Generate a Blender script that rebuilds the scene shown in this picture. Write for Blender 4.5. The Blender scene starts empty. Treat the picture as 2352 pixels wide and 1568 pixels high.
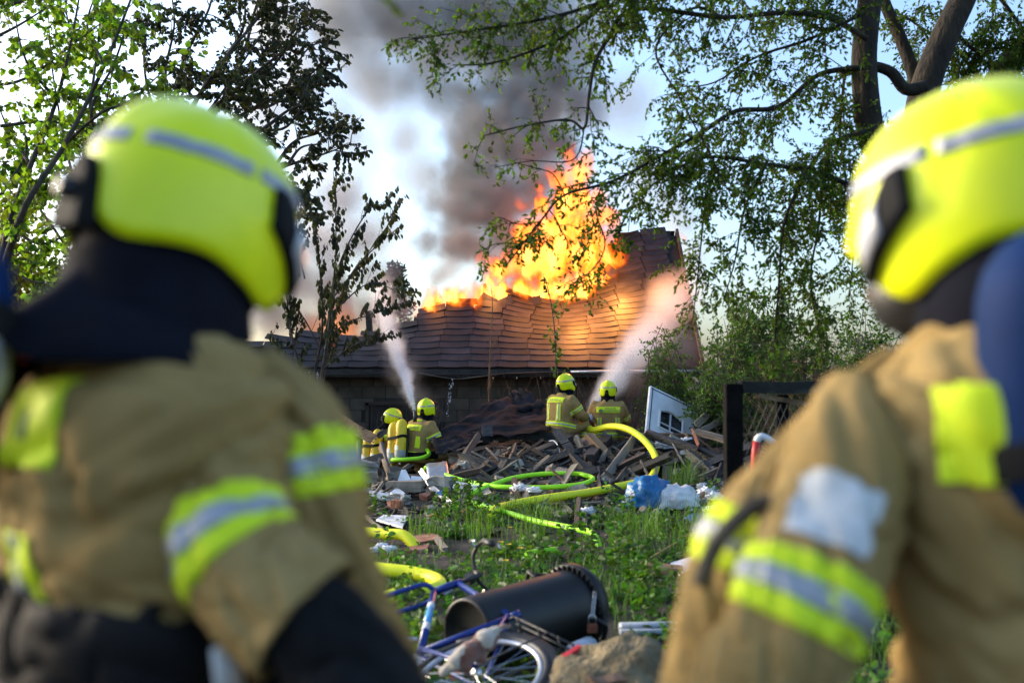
import bpy, bmesh, math, random
import numpy as np
from mathutils import Vector, Matrix, noise

SC = bpy.context.scene
COL = SC.collection
rad = math.radians
V = Vector

# ------------------------------------------------------------------ camera
CAM_Z, FPX, HOR = 1.5, 2287.0, 870.0
PITCH = math.atan((HOR - 784.0) / FPX)
cam = bpy.data.cameras.new('camera')
cam.lens, cam.sensor_width, cam.clip_start, cam.clip_end = 35.0, 36.0, 0.05, 3000.0
cam.dof.use_dof = True
cam.dof.focus_distance = 15.0
cam.dof.aperture_fstop = 1.7
camera = bpy.data.objects.new('camera', cam)
COL.objects.link(camera)
camera.location = (0, 0, CAM_Z)
camera.rotation_euler = (rad(90) + PITCH, 0, 0)
SC.camera = camera

# ------------------------------------------------------------------ sky and sun
SUN_EL, SUN_AZ = rad(16), rad(-68)          # low sun, to the left behind the trees
world = bpy.data.worlds.new('World')
SC.world = world
world.use_nodes = True
wn = world.node_tree
sky = wn.nodes.new('ShaderNodeTexSky')
sky.sky_type = 'NISHITA'
sky.sun_disc = False
sky.sun_elevation, sky.sun_rotation = SUN_EL, SUN_AZ
sky.air_density, sky.dust_density, sky.ozone_density = 1.0, 3.5, 3.0
wn.links.new(sky.outputs[0], wn.nodes['Background'].inputs[0])
wn.nodes['Background'].inputs[1].default_value = 0.15
sun = bpy.data.lights.new('sun', 'SUN')
sun.energy, sun.angle, sun.color = 1.0, rad(10), (1.0, 0.86, 0.68)
sun_ob = bpy.data.objects.new('sun', sun)
COL.objects.link(sun_ob)
sd = V((math.sin(SUN_AZ) * math.cos(SUN_EL), math.cos(SUN_AZ) * math.cos(SUN_EL), math.sin(SUN_EL)))
sun_ob.rotation_euler = sd.to_track_quat('Z', 'Y').to_euler()
sun_ob.location = (-20, 20, 20)

SC.view_settings.view_transform = 'Standard'
SC.view_settings.look = 'None'
SC.view_settings.exposure = 1.78
SC.view_settings.gamma = 1.0
cy = SC.cycles
cy.use_denoising = True
cy.max_bounces, cy.diffuse_bounces, cy.glossy_bounces = 6, 3, 2
cy.transmission_bounces, cy.transparent_max_bounces, cy.volume_bounces = 4, 8, 1
cy.volume_max_steps = 160
cy.volume_step_rate = 2.2
cy.sample_clamp_indirect = 3.0
cy.caustics_reflective = cy.caustics_refractive = False

random.seed(7)
RNG = np.random.default_rng(7)

# ------------------------------------------------------------------ helpers
def ss(a, b, t):
    t = min(1.0, max(0.0, (t - a) / (b - a)))
    return t * t * (3 - 2 * t)

def ray(px, py):
    u, v = (px - 1176.0) / FPX, (784.0 - py) / FPX
    c, s = math.cos(PITCH), math.sin(PITCH)
    return V((u, c - v * s, s + v * c))

def P(px, py, Y):
    """point that lies Y metres in front of the camera on the line of sight of a photo position"""
    d = ray(px, py)
    return V((0, 0, CAM_Z)) + d * (Y / d.y)

def H(x, y):
    """height of the ground: level plot, rubble heap, dip in front of the house"""
    m = (0.10 + 0.38 * ss(-1.6, 0.3, x)) * (1 - 0.4 * ss(4, 8, x)) * (1 - ss(-4, -7, x)) if x > -7 else 0.0
    up = ss(10.9, 14.6, y) * (1 - ss(17.4, 19.6, y))
    h = m * up - 0.35 * ss(17.8, 20.0, y)
    n = 0.035 * math.sin(1.9 * x + 0.6 * y) + 0.03 * math.sin(-1.3 * x + 2.3 * y + 1) + 0.02 * math.sin(4.1 * x + 3.3 * y)
    return h + n * (0.5 + up) * (1 - ss(22, 30, y))

def G(px, py, lift=0.0):
    """point of the ground seen at a photo position"""
    d = ray(px, py)
    y = 2.0
    while y < 26:
        p = V((0, 0, CAM_Z)) + d * (y / d.y)
        if p.z <= H(p.x, p.y) + lift:
            return p
        y += 0.03
    return p

def smooth_path(pts, n=6):
    pts = [V(p) for p in pts]
    if len(pts) < 3:
        return pts
    ext = [pts[0] * 2 - pts[1]] + pts + [pts[-1] * 2 - pts[-2]]
    out = []
    for i in range(1, len(ext) - 2):
        a, b, c, d = ext[i - 1:i + 3]
        for k in range(n):
            t = k / n
            out.append(0.5 * ((2 * b) + (c - a) * t + (2 * a - 5 * b + 4 * c - d) * t * t + (3 * b - a - 3 * c + d) * t ** 3))
    out.append(pts[-1])
    return out

class MB:
    """collects shapes for one mesh"""
    def __init__(self):
        self.v, self.f, self.m = [], [], []
    def add(self, vs, fs, mi=0):
        o = len(self.v)
        self.v += [tuple(p) for p in vs]
        self.f += [tuple(i + o for i in f) for f in fs]
        self.m += [mi] * len(fs)
        return self
    def box(self, c, s, R=None, mi=0, jit=0.0):
        c = V(c)
        vs = []
        for x in (-.5, .5):
            for y in (-.5, .5):
                for z in (-.5, .5):
                    p = V((x * s[0], y * s[1], z * s[2]))
                    if jit:
                        p += V((random.uniform(-jit, jit), random.uniform(-jit, jit), random.uniform(-jit, jit)))
                    vs.append(c + (R @ p if R else p))
        self.add(vs, [(0, 1, 3, 2), (4, 6, 7, 5), (0, 4, 5, 1), (2, 3, 7, 6), (0, 2, 6, 4), (1, 5, 7, 3)], mi)
        return self
    def tube(self, pts, r, n=8, caps=True, mi=0, flat=None):
        pts = [V(p) for p in pts]
        if not hasattr(r, '__len__'):
            r = [r] * len(pts)
        up = None
        vs, fs = [], []
        for i, p in enumerate(pts):
            t = (pts[min(i + 1, len(pts) - 1)] - pts[max(i - 1, 0)])
            t = t.normalized() if t.length > 1e-9 else V((0, 0, 1))
            if up is None:
                up = V((0, 0, 1)) if abs(t.z) < .9 else V((1, 0, 0))
            side = t.cross(up)
            side = side.normalized() if side.length > 1e-6 else t.orthogonal().normalized()
            up = side.cross(t).normalized()
            rr = r[i]
            for k in range(n):
                a = 2 * math.pi * k / n
                vs.append(p + side * (math.cos(a) * rr) + up * (math.sin(a) * rr * (flat or 1.0)))
        for i in range(len(pts) - 1):
            for k in range(n):
                k2 = (k + 1) % n
                fs.append((i * n + k, i * n + k2, (i + 1) * n + k2, (i + 1) * n + k))
        if caps:
            fs.append(tuple(reversed(range(n))))
            fs.append(tuple((len(pts) - 1) * n + k for k in range(n)))
        self.add(vs, fs, mi)
        return self
    def lathe(self, prof, o=(0, 0, 0), R=None, n=20, mi=0):
        """profile of (radius, height) turned about z"""
        o = V(o)
        vs, fs = [], []
        for r, z in prof:
            for k in range(n):
                a = 2 * math.pi * k / n
                p = V((r * math.cos(a), r * math.sin(a), z))
                vs.append(o + (R @ p if R else p))
        for i in range(len(prof) - 1):
            for k in range(n):
                k2 = (k + 1) % n
                fs.append((i * n + k, i * n + k2, (i + 1) * n + k2, (i + 1) * n + k))
        self.add(vs, fs, mi)
        return self
    def prism(self, poly, d, R=None, o=(0, 0, 0), mi=0):
        """2D outline in x,z given depth d along y"""
        o = V(o)
        n = len(poly)
        vs = []
        for y in (-d / 2, d / 2):
            for x, z in poly:
                p = V((x, y, z))
                vs.append(o + (R @ p if R else p))
        fs = [tuple(range(n)), tuple(reversed(range(n, 2 * n)))]
        for k in range(n):
            k2 = (k + 1) % n
            fs.append((k2, k, n + k, n + k2))
        self.add(vs, fs, mi)
        return self
    def build(self, name, mat, parent=None, smooth=False, loc=None):
        me = bpy.data.meshes.new(name)
        me.from_pydata(self.v, [], self.f)
        for mm in (mat if isinstance(mat, (list, tuple)) else [mat]):
            me.materials.append(mm)
        if any(self.m):
            me.polygons.foreach_set('material_index', self.m)
        if smooth:
            me.polygons.foreach_set('use_smooth', [True] * len(self.f))
        me.update()
        return link(name, me, parent, loc)

def link(name, me, parent=None, loc=None):
    o = bpy.data.objects.new(name, me)
    COL.objects.link(o)
    if parent:
        o.parent = parent
    if loc is not None:
        o.location = loc
    return o

def bevel(o, w, seg=2):
    m = o.modifiers.new('bevel', 'BEVEL')
    m.width, m.segments, m.limit_method = w, seg, 'ANGLE'
    return o

def tag(o, label=None, cat=None, group=None, kind=None):
    if label: o['label'] = label
    if cat: o['category'] = cat
    if group: o['group'] = group
    if kind: o['kind'] = kind
    return o

def empty(name, loc=(0, 0, 0), rz=0.0, label=None, cat=None, group=None):
    o = bpy.data.objects.new(name, None)
    o.empty_display_size = 0.1
    COL.objects.link(o)
    o.location = loc
    o.rotation_euler = (0, 0, rz)
    return tag(o, label, cat, group)

def axes(x, y):
    """rotation matrix whose columns are x, y (made square to x) and their cross product"""
    x = V(x).normalized()
    z = x.cross(V(y)).normalized()
    y = z.cross(x)
    return Matrix((x, y, z)).transposed()

def text_mesh(name, body, size, mat, parent, M4, extrude=0.0005, align='CENTER', xs=1.0):
    cu = bpy.data.curves.new(name, 'FONT')
    cu.body, cu.size, cu.extrude, cu.align_x, cu.align_y = body, size, extrude, align, 'CENTER'
    cu.space_character = 1.0
    t = bpy.data.objects.new(name + '_t', cu)
    COL.objects.link(t)
    dg = bpy.context.evaluated_depsgraph_get()
    me = bpy.data.meshes.new_from_object(t.evaluated_get(dg))
    bpy.data.objects.remove(t)
    me.transform(Matrix.Diagonal((xs, 1, 1, 1)))
    me.transform(M4)
    me.name = name
    me.materials.clear()
    me.materials.append(mat)
    return link(name, me, parent)

# ------------------------------------------------------------------ materials
def M(name, c1, c2=None, scale=6.0, rough=.8, bump=0.0, bscale=None, metal=0.0, spec=.5, stretch=None,
      rnd=0.0, island=0.0, trans=None, c3=None, coat=0.0, detail=5.0, sharp=(.35, .65), bdist=.02, sheen=0.0, world=False):
    m = bpy.data.materials.new(name)
    m.use_nodes = True
    nt = m.node_tree
    N, L = nt.nodes, nt.links.new
    b = N['Principled BSDF']
    b.inputs['Roughness'].default_value = rough
    b.inputs['Metallic'].default_value = metal
    b.inputs['Specular IOR Level'].default_value = spec
    b.inputs['Coat Weight'].default_value = coat
    b.inputs['Sheen Weight'].default_value = sheen
    tc = N.new('ShaderNodeTexCoord')
    vec = tc.outputs['Object']
    if world:
        vec = N.new('ShaderNodeNewGeometry').outputs['Position']
    if stretch:
        mp = N.new('ShaderNodeMapping')
        mp.inputs['Scale'].default_value = stretch
        L(vec, mp.inputs[0])
        vec = mp.outputs[0]
    oi = N.new('ShaderNodeObjectInfo')
    if rnd:                                        # every object starts elsewhere in the pattern
        va = N.new('ShaderNodeVectorMath')
        va.operation = 'MULTIPLY_ADD'
        cx = N.new('ShaderNodeCombineXYZ')
        for i in range(3):
            L(oi.outputs['Random'], cx.inputs[i])
        L(cx.outputs[0], va.inputs[0])
        va.inputs[1].default_value = (37.0, 91.0, 53.0)
        L(vec, va.inputs[2])
        vec = va.outputs[0]
    col = None
    nz = None
    if c2:
        nz = N.new('ShaderNodeTexNoise')
        nz.inputs['Scale'].default_value = scale
        nz.inputs['Detail'].default_value = detail
        L(vec, nz.inputs['Vector'])
        cr = N.new('ShaderNodeValToRGB')
        cr.color_ramp.elements[0].position, cr.color_ramp.elements[1].position = sharp
        cr.color_ramp.elements[0].color = (*c1, 1)
        cr.color_ramp.elements[1].color = (*c2, 1)
        if c3:
            e = cr.color_ramp.elements.new(min(.98, sharp[1] + .12))
            e.color = (*c3, 1)
        L(nz.outputs['Fac'], cr.inputs[0])
        col = cr.outputs[0]
    else:
        r = N.new('ShaderNodeRGB')
        r.outputs[0].default_value = (*c1, 1)
        col = r.outputs[0]
    if rnd or island:
        hs = N.new('ShaderNodeHueSaturation')
        src = oi.outputs['Random']
        amt = rnd
        if island:
            src = N.new('ShaderNodeNewGeometry').outputs['Random Per Island']
            amt = island
        mr = N.new('ShaderNodeMapRange')
        mr.inputs['To Min'].default_value, mr.inputs['To Max'].default_value = 1 - amt, 1 + amt
        L(src, mr.inputs['Value'])
        L(mr.outputs[0], hs.inputs['Value'])
        mh = N.new('ShaderNodeMapRange')
        mh.inputs['To Min'].default_value, mh.inputs['To Max'].default_value = .5 - .05 * amt, .5 + .06 * amt
        L(src, mh.inputs['Value'])
        L(mh.outputs[0], hs.inputs['Hue'])
        L(col, hs.inputs['Color'])
        col = hs.outputs[0]
    L(col, b.inputs['Base Color'])
    if bump:
        n2 = N.new('ShaderNodeTexNoise')
        n2.inputs['Scale'].default_value = bscale or scale * 4
        n2.inputs['Detail'].default_value = 6
        L(vec, n2.inputs['Vector'])
        bp = N.new('ShaderNodeBump')
        bp.inputs['Strength'].default_value = bump
        bp.inputs['Distance'].default_value = bdist
        L(n2.outputs['Fac'], bp.inputs['Height'])
        L(bp.outputs[0], b.inputs['Normal'])
    if trans:
        t = N.new('ShaderNodeBsdfTranslucent')
        mc = N.new('ShaderNodeMix')
        mc.data_type = 'RGBA'
        mc.blend_type = 'MULTIPLY'
        mc.inputs[0].default_value = 1
        mc.inputs[7].default_value = (1.5, 1.6, .6, 1)
        L(col, mc.inputs[6])
        L(mc.outputs[2], t.inputs[0])
        mx = N.new('ShaderNodeMixShader')
        mx.inputs[0].default_value = trans
        L(b.outputs[0], mx.inputs[1])
        L(t.outputs[0], mx.inputs[2])
        L(mx.outputs[0], N['Material Output'].inputs[0])
    return m

MAT = dict(
    soil=M('soil', (.020, .015, .010), (.055, .042, .028), 2.2, .95, .7, 30, c3=(.09, .075, .055), world=True),
    felt=M('roof_tile', (.012, .011, .013), (.030, .026, .030), 3.0, .6, .35, 90, rnd=.45, spec=.4, detail=8, bdist=.004),
    deck=M('deck', (.012, .010, .009), (.03, .022, .017), 4, .9),
    block=M('block', (.055, .044, .033), (.09, .073, .056), 3.5, .9, .4, 60, rnd=.15, bdist=.006),
    mortar=M('mortar', (.026, .024, .022), (.042, .038, .034), 8, .95),
    char=M('char', (.006, .006, .006), (.03, .028, .026), 14, .6, 1.0, 40, rnd=.3, stretch=(.5, 1, 1)),
    wood_grey=M('wood_grey', (.095, .075, .055), (.25, .205, .16), 7, .85, .6, 30, rnd=.35, stretch=(.09, 1.6, 1.6), c3=(.32, .27, .22), bdist=.01),
    wood_brown=M('wood_brown', (.09, .05, .028), (.22, .13, .075), 7, .85, .5, 30, rnd=.35, stretch=(.09, 1.6, 1.6), bdist=.01),
    wood_dark=M('wood_dark', (.018, .013, .009), (.075, .055, .04), 7, .8, .7, 30, rnd=.4, stretch=(.1, 1.5, 1.5), c3=(.14, .11, .085), bdist=.01),
    white_pl=M('white_plastic', (.55, .56, .57), (.74, .75, .76), 4, .5, .1, 30, c3=(.42, .41, .38), rnd=.06),
    door_white=M('door_white', (.60, .62, .62), (.78, .79, .79), 3, .35, rnd=.0),
    concrete=M('concrete', (.17, .16, .14), (.34, .32, .285), 6, .95, .8, 40, rnd=.2, c3=(.5, .49, .47)),
    brick=M('brick', (.22, .075, .045), (.36, .16, .10), 9, .9, .6, 50, rnd=.25, c3=(.45, .35, .28)),
    stone=M('stone', (.10, .075, .038), (.21, .165, .09), 7, .95, 1.0, 30, c3=(.27, .23, .14), bdist=.03),
    slab=M('slab', (.17, .14, .105), (.29, .25, .20), 6, .95, .7, 45, rnd=.1),
    tarp=M('tarp', (.008, .008, .009), (.026, .024, .028), 2.5, .9, .6, 12, spec=.12, c3=(.04, .03, .029), sharp=(.4, .7), bdist=.02),
    hose_yel=M('hose_yellow', (.80, .80, .015), (.86, .86, .02), 5, .5, .3, 120, c3=(.30, .28, .04), sharp=(.3, .68), bdist=.002, spec=.4),
    hose_grn=M('hose_green', (.30, .80, .015), (.38, .86, .02), 9, .5, .3, 120, c3=(.10, .26, .03), sharp=(.3, .68), bdist=.002, spec=.4),
    metal=M('metal', (.42, .42, .43), (.55, .55, .56), 12, .35, metal=.9),
    tan=M('jacket', (.26, .168, .058), (.36, .245, .095), 5, .95, .25, 420, spec=.15, bdist=.001, c3=(.15, .10, .038), sharp=(.32, .66)),
    navy=M('navy_cloth', (.0035, .004, .007), (.008, .009, .016), 8, .95, .3, 300, bdist=.001, spec=.12),
    black=M('black_cloth', (.004, .004, .0045), (.010, .010, .011), 8, .8, .3, 200, bdist=.001, spec=.2),
    rubber=M('rubber', (.010, .010, .011), (.024, .024, .025), 6, .5),
    hivis=M('hivis', (.62, .78, .008), (.70, .85, .01), 6, .75, .2, 500, bdist=.0008),
    silver=M('silver_tape', (.30, .31, .33), (.38, .39, .42), 30, .45, metal=.2),
    helmet=M('helmet_shell', (.70, .80, .003), (.78, .87, .004), 9, .34, .15, 40, spec=.4, coat=.15, c3=(.50, .55, .012), sharp=(.3, .68), bdist=.002),
    lens=M('lamp_lens', (.45, .46, .50), None, rough=.1, spec=.8),
    skin=M('skin', (.48, .29, .20), (.54, .33, .24), 10, .6),
    cyl_yel=M('cylinder_yellow', (.68, .47, .01), (.80, .58, .015), 6, .45, c3=(.35, .25, .03), sharp=(.3, .62)),
    cyl_blue=M('cylinder_blue', (.0008, .016, .075), (.0015, .022, .10), 5, .7, spec=.15),
    cyl_end=M('cylinder_foot', (.32, .33, .32), (.45, .46, .44), 10, .5),
    paper=M('paper', (.62, .63, .65), (.80, .80, .82), 6, .8, .3, 30, rnd=.1),
    ink=M('ink', (.02, .02, .02), None, rough=.8),
    grey_ink=M('grey_print', (.20, .27, .12), None, rough=.8),
    bin=M('bin_plastic', (.006, .006, .006), (.014, .013, .013), 3, .48, .2, 60, spec=.35, bdist=.003, c3=(.045, .04, .036), sharp=(.45, .75)),
    bike=M('bike_paint', (.002, .018, .15), (.003, .024, .19), 8, .3, coat=.3, spec=.3),
    bike_lt=M('bike_decal', (.10, .35, .62), None, rough=.3, coat=.4),
    chrome=M('chrome', (.55, .55, .56), None, rough=.25, metal=1.0),
    rim=M('rim', (.50, .51, .54), None, rough=.35, metal=.6),
    red=M('red_plastic', (.42, .012, .012), (.55, .02, .015), 10, .3),
    orange=M('orange_plastic', (.75, .13, .01), None, rough=.4),
    bag_blue=M('bag_blue', (.004, .085, .24), (.010, .15, .36), 7, .28, .5, 40, spec=.6),
    bag_white=M('bag_white', (.60, .61, .63), (.78, .79, .80), 7, .4, .4, 40, trans=.15),
    blue_board=M('blue_board', (.03, .09, .28), (.05, .13, .36), 30, .7, .3, 60),
    pvc=M('pvc', (.28, .32, .38), (.36, .40, .46), 5, .4),
    rust=M('rust', (.10, .028, .014), (.20, .06, .025), 8, .8, .5, 40),
    red_paint=M('red_paint', (.40, .015, .012), (.50, .03, .02), 9, .5),
    white_paint=M('white_paint', (.52, .53, .52), (.66, .67, .66), 9, .5),
    post=M('post_black', (.003, .003, .003), (.008, .0075, .007), 9, .9, .4, 40, spec=.08),
    rail=M('rail_moss', (.008, .009, .006), (.06, .075, .05), 3.2, .9, .4, 30, sharp=(.48, .6)),
    wire=M('wire', (.10, .10, .095), None, rough=.5, metal=.6),
    reed=M('reed', (.06, .035, .02), (.19, .12, .07), 10, .9, island=.5),
    card=M('cardboard', (.20, .105, .045), (.28, .16, .075), 6, .85),
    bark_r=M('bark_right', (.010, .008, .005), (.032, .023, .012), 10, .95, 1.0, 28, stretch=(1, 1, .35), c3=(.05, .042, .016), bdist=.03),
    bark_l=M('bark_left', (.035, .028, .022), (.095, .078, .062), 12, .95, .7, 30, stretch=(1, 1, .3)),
    twig_red=M('twig_red', (.10, .045, .025), (.20, .10, .05), 3, .9, island=.5),
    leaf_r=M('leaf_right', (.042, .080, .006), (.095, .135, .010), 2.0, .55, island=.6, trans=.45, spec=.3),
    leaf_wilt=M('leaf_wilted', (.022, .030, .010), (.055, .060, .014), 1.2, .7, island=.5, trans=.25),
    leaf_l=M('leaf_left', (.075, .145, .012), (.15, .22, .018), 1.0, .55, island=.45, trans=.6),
    leaf_sun=M('leaf_sun_tint', (.16, .17, .012), (.26, .24, .02), 1.0, .55, island=.4, trans=.5),  # green foliage with warm low sunlight painted into its colour
    leaf_sh=M('leaf_shrub', (.035, .085, .010), (.085, .15, .018), 1.5, .55, island=.5, trans=.4),
    leaf_g=M('leaf_ground', (.035, .095, .010), (.085, .17, .018), 1.3, .6, island=.45, trans=.35, world=True),
    grass=M('grass', (.050, .12, .012), (.12, .22, .022), 1.3, .6, island=.45, trans=.35, world=True),
    chips=M('chips', (.035, .025, .017), (.17, .135, .105), .9, .9, .2, 30, island=.6, c3=(.45, .43, .40), sharp=(.35, .74), world=True),
    conifer=M('conifer', (.030, .045, .020), (.06, .075, .03), 1, .8, island=.4),
    plush_b=M('plush_brown', (.15, .045, .02), (.22, .075, .038), 20, .98, 1.0, 200, bdist=.01, sheen=.5),
    plush_w=M('plush_cream', (.42, .36, .28), (.55, .48, .38), 20, .98, 1.0, 200, bdist=.01, sheen=.5),
    flower=M('flower', (.75, .42, .005), None, rough=.8),
    glass_dk=M('dark_glass', (.012, .014, .016), (.03, .033, .035), 5, .12, spec=.8),
)

# ================================================================== GROUND
def build_ground():
    xs = np.concatenate([[-900, -300, -100, -50, -30, -20], np.arange(-14, 14.01, .14), [20, 30, 50, 100, 300, 900]])
    ys = np.concatenate([[-200, -60, -20, -8, -3], np.arange(0, 22.01, .14), [24, 28, 36, 60, 120, 400, 1500]])
    vs = []
    for y in ys:
        for x in xs:
            z = H(x, y) if (-15 < x < 15 and -1 < y < 29) else (-.35 if y >= 24 else 0.0)
            if -15 < x < 15 and 0 <= y <= 20:
                z += .02 * noise.noise((x * 3, y * 3, 0)) + .012 * noise.noise((x * 9, y * 9, 3))
            vs.append((x, y, z))
    n = len(xs)
    fs = [(j * n + i, j * n + i + 1, (j + 1) * n + i + 1, (j + 1) * n + i) for j in range(len(ys) - 1) for i in range(n - 1)]
    m = MB()
    m.add(vs, fs)
    o = m.build('ground', MAT['soil'], smooth=True)
    tag(o, 'dark soil plot strewn with litter in front of the burning house', kind='structure')
build_ground()

# ================================================================== HOUSE
XR, XL = 3.88, -8.6
def sag(x, s):
    a = .50 * math.exp(-((x - 1.15) / 1.25) ** 2) * ss(0, .75, s)
    b = .25 * math.exp(-((x + 3.2) / 1.2) ** 2) * ss(0, .4, s)
    c = .03 * math.sin(2.1 * x + 3 * s) * s
    return a + b + c
def roof_pt(x, s):
    return V((x, 20.4 + 3.2 * s, 1.74 + 3.28 * s - sag(x, s)))
SMX = [(-9, .20), (-5.2, .16), (-4.3, .26), (-3.4, .24), (-2.7, .27), (-2.3, .34), (-2.0, .42), (-1.5, .45), (-.7, .47),
       (-.3, .50), (.3, .57), (1.0, .60), (1.8, .60), (2.15, .70), (2.4, .86), (2.6, 1.01), (5, 1.01)]
def s_max(x):
    for (x0, a), (x1, b) in zip(SMX, SMX[1:]):
        if x0 <= x <= x1:
            return a + (b - a) * (x - x0) / (x1 - x0)
    return 1.0
def build_house():
    h = empty('burning_house', (0, 21, -.35), label='low grey block house with its shingled roof sagging and on fire', cat='house')
    off = V((0, -21, .35))
    # walls: mortar core, every block its own piece
    m = MB()
    m.box((-2.36, 21.0, .55), (12.4, .16, 1.9))
    m.box((3.76, 22.4, .55), (.16, 2.64, 1.9))
    m.box((-8.5, 22.4, .55), (.16, 2.64, 1.9))
    m.box((-2.36, 24.6, .55), (12.4, .16, 1.9))
    wall = m.build('wall', MAT['mortar'], h, loc=off)
    bm = bpy.data.meshes.new('block')
    q = MB().box((0, 0, 0), (.485, .17, .238))
    bm.from_pydata(q.v, [], q.f)
    bm.materials.append(MAT['block'])
    for r in range(8):
        z = -.28 + .25 * r
        for c in range(26):
            x = -8.4 + .5 * c + (.25 if r % 2 else 0)
            if x > 3.65 or (-3.05 < x < -1.55 and z < 1.05) or z < -.1:
                continue
            o = link('block', bm, wall, (x, 20.985 + random.uniform(-.004, .004), z))
            bv = None
    # dark boarded opening
    op = MB().box((-2.3, 20.90, .35), (1.42, .05, 1.2)).build('boarded_opening', MAT['deck'], h, loc=off)
    fr = MB()
    for x in (-3.03, -1.57):
        fr.box((x, 20.885, .35), (.07, .09, 1.3))
    fr.box((-2.3, 20.885, .985), (1.53, .09, .07))
    fr.build('opening_frame', MAT['wood_dark'], op)
    # gable, soffit, fascia, gutter
    g = MB()
    g.add([(3.8, 21.0, 1.5), (3.8, 26.2, 1.5), (3.8, 23.6, 4.75)], [(0, 1, 2)])
    g.add([(3.7, 21.0, 1.5), (3.7, 26.2, 1.5), (3.7, 23.6, 4.75)], [(0, 2, 1)])
    g.build('gable', MAT['wood_dark'], h, loc=off)
    MB().box((-2.36, 20.62, 1.60), (12.4, .55, .03)).build('soffit', MAT['wood_dark'], h, loc=off)
    MB().box((-2.36, 20.40, 1.62), (12.4, .035, .16)).build('fascia', MAT['char'], h, loc=off)
    gp = [V((1.2, 20.33, 1.64)), V((2.4, 20.33, 1.655)), V((3.9, 20.33, 1.66))]
    MB().tube(gp, .035, 8).build('gutter', MAT['metal'], h, True, loc=off)
    tr = MB()
    tr.tube(smooth_path([(-1.9, 20.3, 1.62), (-1.2, 20.27, 1.50), (-.7, 20.25, 1.54), (-.2, 20.27, 1.60), (.6, 20.3, 1.63), (1.2, 20.32, 1.63)]), .03, 6, flat=.6)
    tr.build('hanging_gutter', MAT['wood_dark'], h, True, loc=off)
    # roof deck under the shingles
    roof = empty('roof', off)
    roof.parent = h
    d = MB()
    nx, nsn = 110, 24
    for i in range(nx):
        for j in range(nsn):
            x0, x1 = XL + (XR - XL) * i / nx, XL + (XR - XL) * (i + 1) / nx
            s0, s1 = j / nsn, (j + 1) / nsn
            lim = s_max((x0 + x1) / 2) + .03 * math.sin(i * 2.3)
            if s1 > lim:
                continue
            q = [roof_pt(x0, s0), roof_pt(x1, s0), roof_pt(x1, s1), roof_pt(x0, s1)]
            lo = [p - V((0, -.03, .055)) for p in q]
            hi = [p - V((0, -.012, .02)) for p in q]
            d.add(hi + lo, [(0, 1, 2, 3), (7, 6, 5, 4), (0, 4, 5, 1), (3, 2, 6, 7), (0, 3, 7, 4), (1, 5, 6, 2)])
    d.build('deck', MAT['deck'], roof)
    rs = MB()                                         # rear slope, still standing at the right end
    rs.add([(2.5, 23.6, 4.98), (XR, 23.6, 5.02), (XR, 26.8, 1.74), (XL, 26.8, 1.74), (XL, 26.3, 2.2), (-1, 25.6, 2.9), (2.2, 25.2, 3.3)], [(0, 1, 2, 3, 4, 5, 6)])
    rs.build('rear_slope', MAT['deck'], roof)
    MB().box((3.92, 22.0, 3.34), (.06, 4.62, .2), Matrix.Rotation(math.atan2(3.28, 3.2), 3, 'X')).build('verge_board', MAT['wood_dark'], roof)
    # shingles, each one a piece
    tm = bpy.data.meshes.new('roof_shingle')
    W, Ls, T = .606, .226, .010
    q = MB()
    k = 4
    for i in range(k + 1):
        x = -W / 2 + W * i / k
        cut = 0.018 if i in (0, k) else 0
        for (y, z) in ((-Ls / 2 + cut, T), (Ls / 2, T), (-Ls / 2 + cut, 0), (Ls / 2, 0)):
            q.v.append((x, y, z + .0025 * math.sin(i * 2.2)))
    for i in range(k):
        a, b = 4 * i, 4 * i + 4
        q.f += [(a, b, b + 1, a + 1), (a + 2, a + 3, b + 3, b + 2), (a, a + 2, b + 2, b), (a + 1, b + 1, b + 3, a + 3)]
    q.f += [(0, 1, 3, 2), (4 * k, 4 * k + 2, 4 * k + 3, 4 * k + 1)]
    tm.from_pydata(q.v, [], q.f)
    tm.materials.append(MAT['felt'])
    rnd = random.Random(3)
    for r in range(24):
        s = (r + .45) * .0425
        for c in range(22):
            x = XL + .615 * c + (.014 * r) + .05 * math.sin(r * 1.3)
            if x > XR - .2 or x < -6.9:
                continue
            lim = s_max(x)
            if s > lim + rnd.uniform(-.02, .03):
                continue
            near = ss(lim - .14, lim, s) if lim < .95 else 0
            if near > .6 and rnd.random() < .12:
                continue
            p = roof_pt(x, s)
            ux = roof_pt(x + .25, s) - roof_pt(x - .25, s)
            us = roof_pt(x, min(s + .04, 1.1)) - roof_pt(x, s - .04)
            R = axes(ux, us)
            tilt = Matrix.Rotation(rad(-3.0) - rad(9) * near * rnd.random(), 3, 'X') @ Matrix.Rotation(rad(rnd.gauss(0, .7 + 3 * near)), 3, 'Z') @ Matrix.Rotation(rad(rnd.gauss(0, .5 + 3 * near)), 3, 'Y')
            o = link('roof_shingle', tm, roof)
            o.matrix_local = Matrix.Translation(p + R.col[2] * .012) @ (R @ tilt).to_4x4()
    # charred rafters poking out of the hole
    for i, (a, b, w) in enumerate([((1038, 700, 22.0), (1041, 676, 22.1), .05), ((1108, 700, 22.2), (1114, 652, 22.3), .04), ((1420, 640, 22.9), (1400, 560, 23.0), .08),
                                   ((1180, 700, 22.6), (1160, 660, 22.7), .06), ((850, 770, 22.6), (845, 715, 22.6), .12), ((672, 800, 22.2), (690, 760, 22.2), .1), ((872, 765, 22.4), (868, 700, 22.5), .05),
                                   ((1250, 700, 22.5), (1263, 655, 22.6), .05), ((1330, 700, 22.6), (1322, 660, 22.7), .06)]):
        p, q2 = P(*a), P(*b)
        p = p - (q2 - p) * .5
        R = axes(q2 - p, V((1, 0, 0)))
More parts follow.
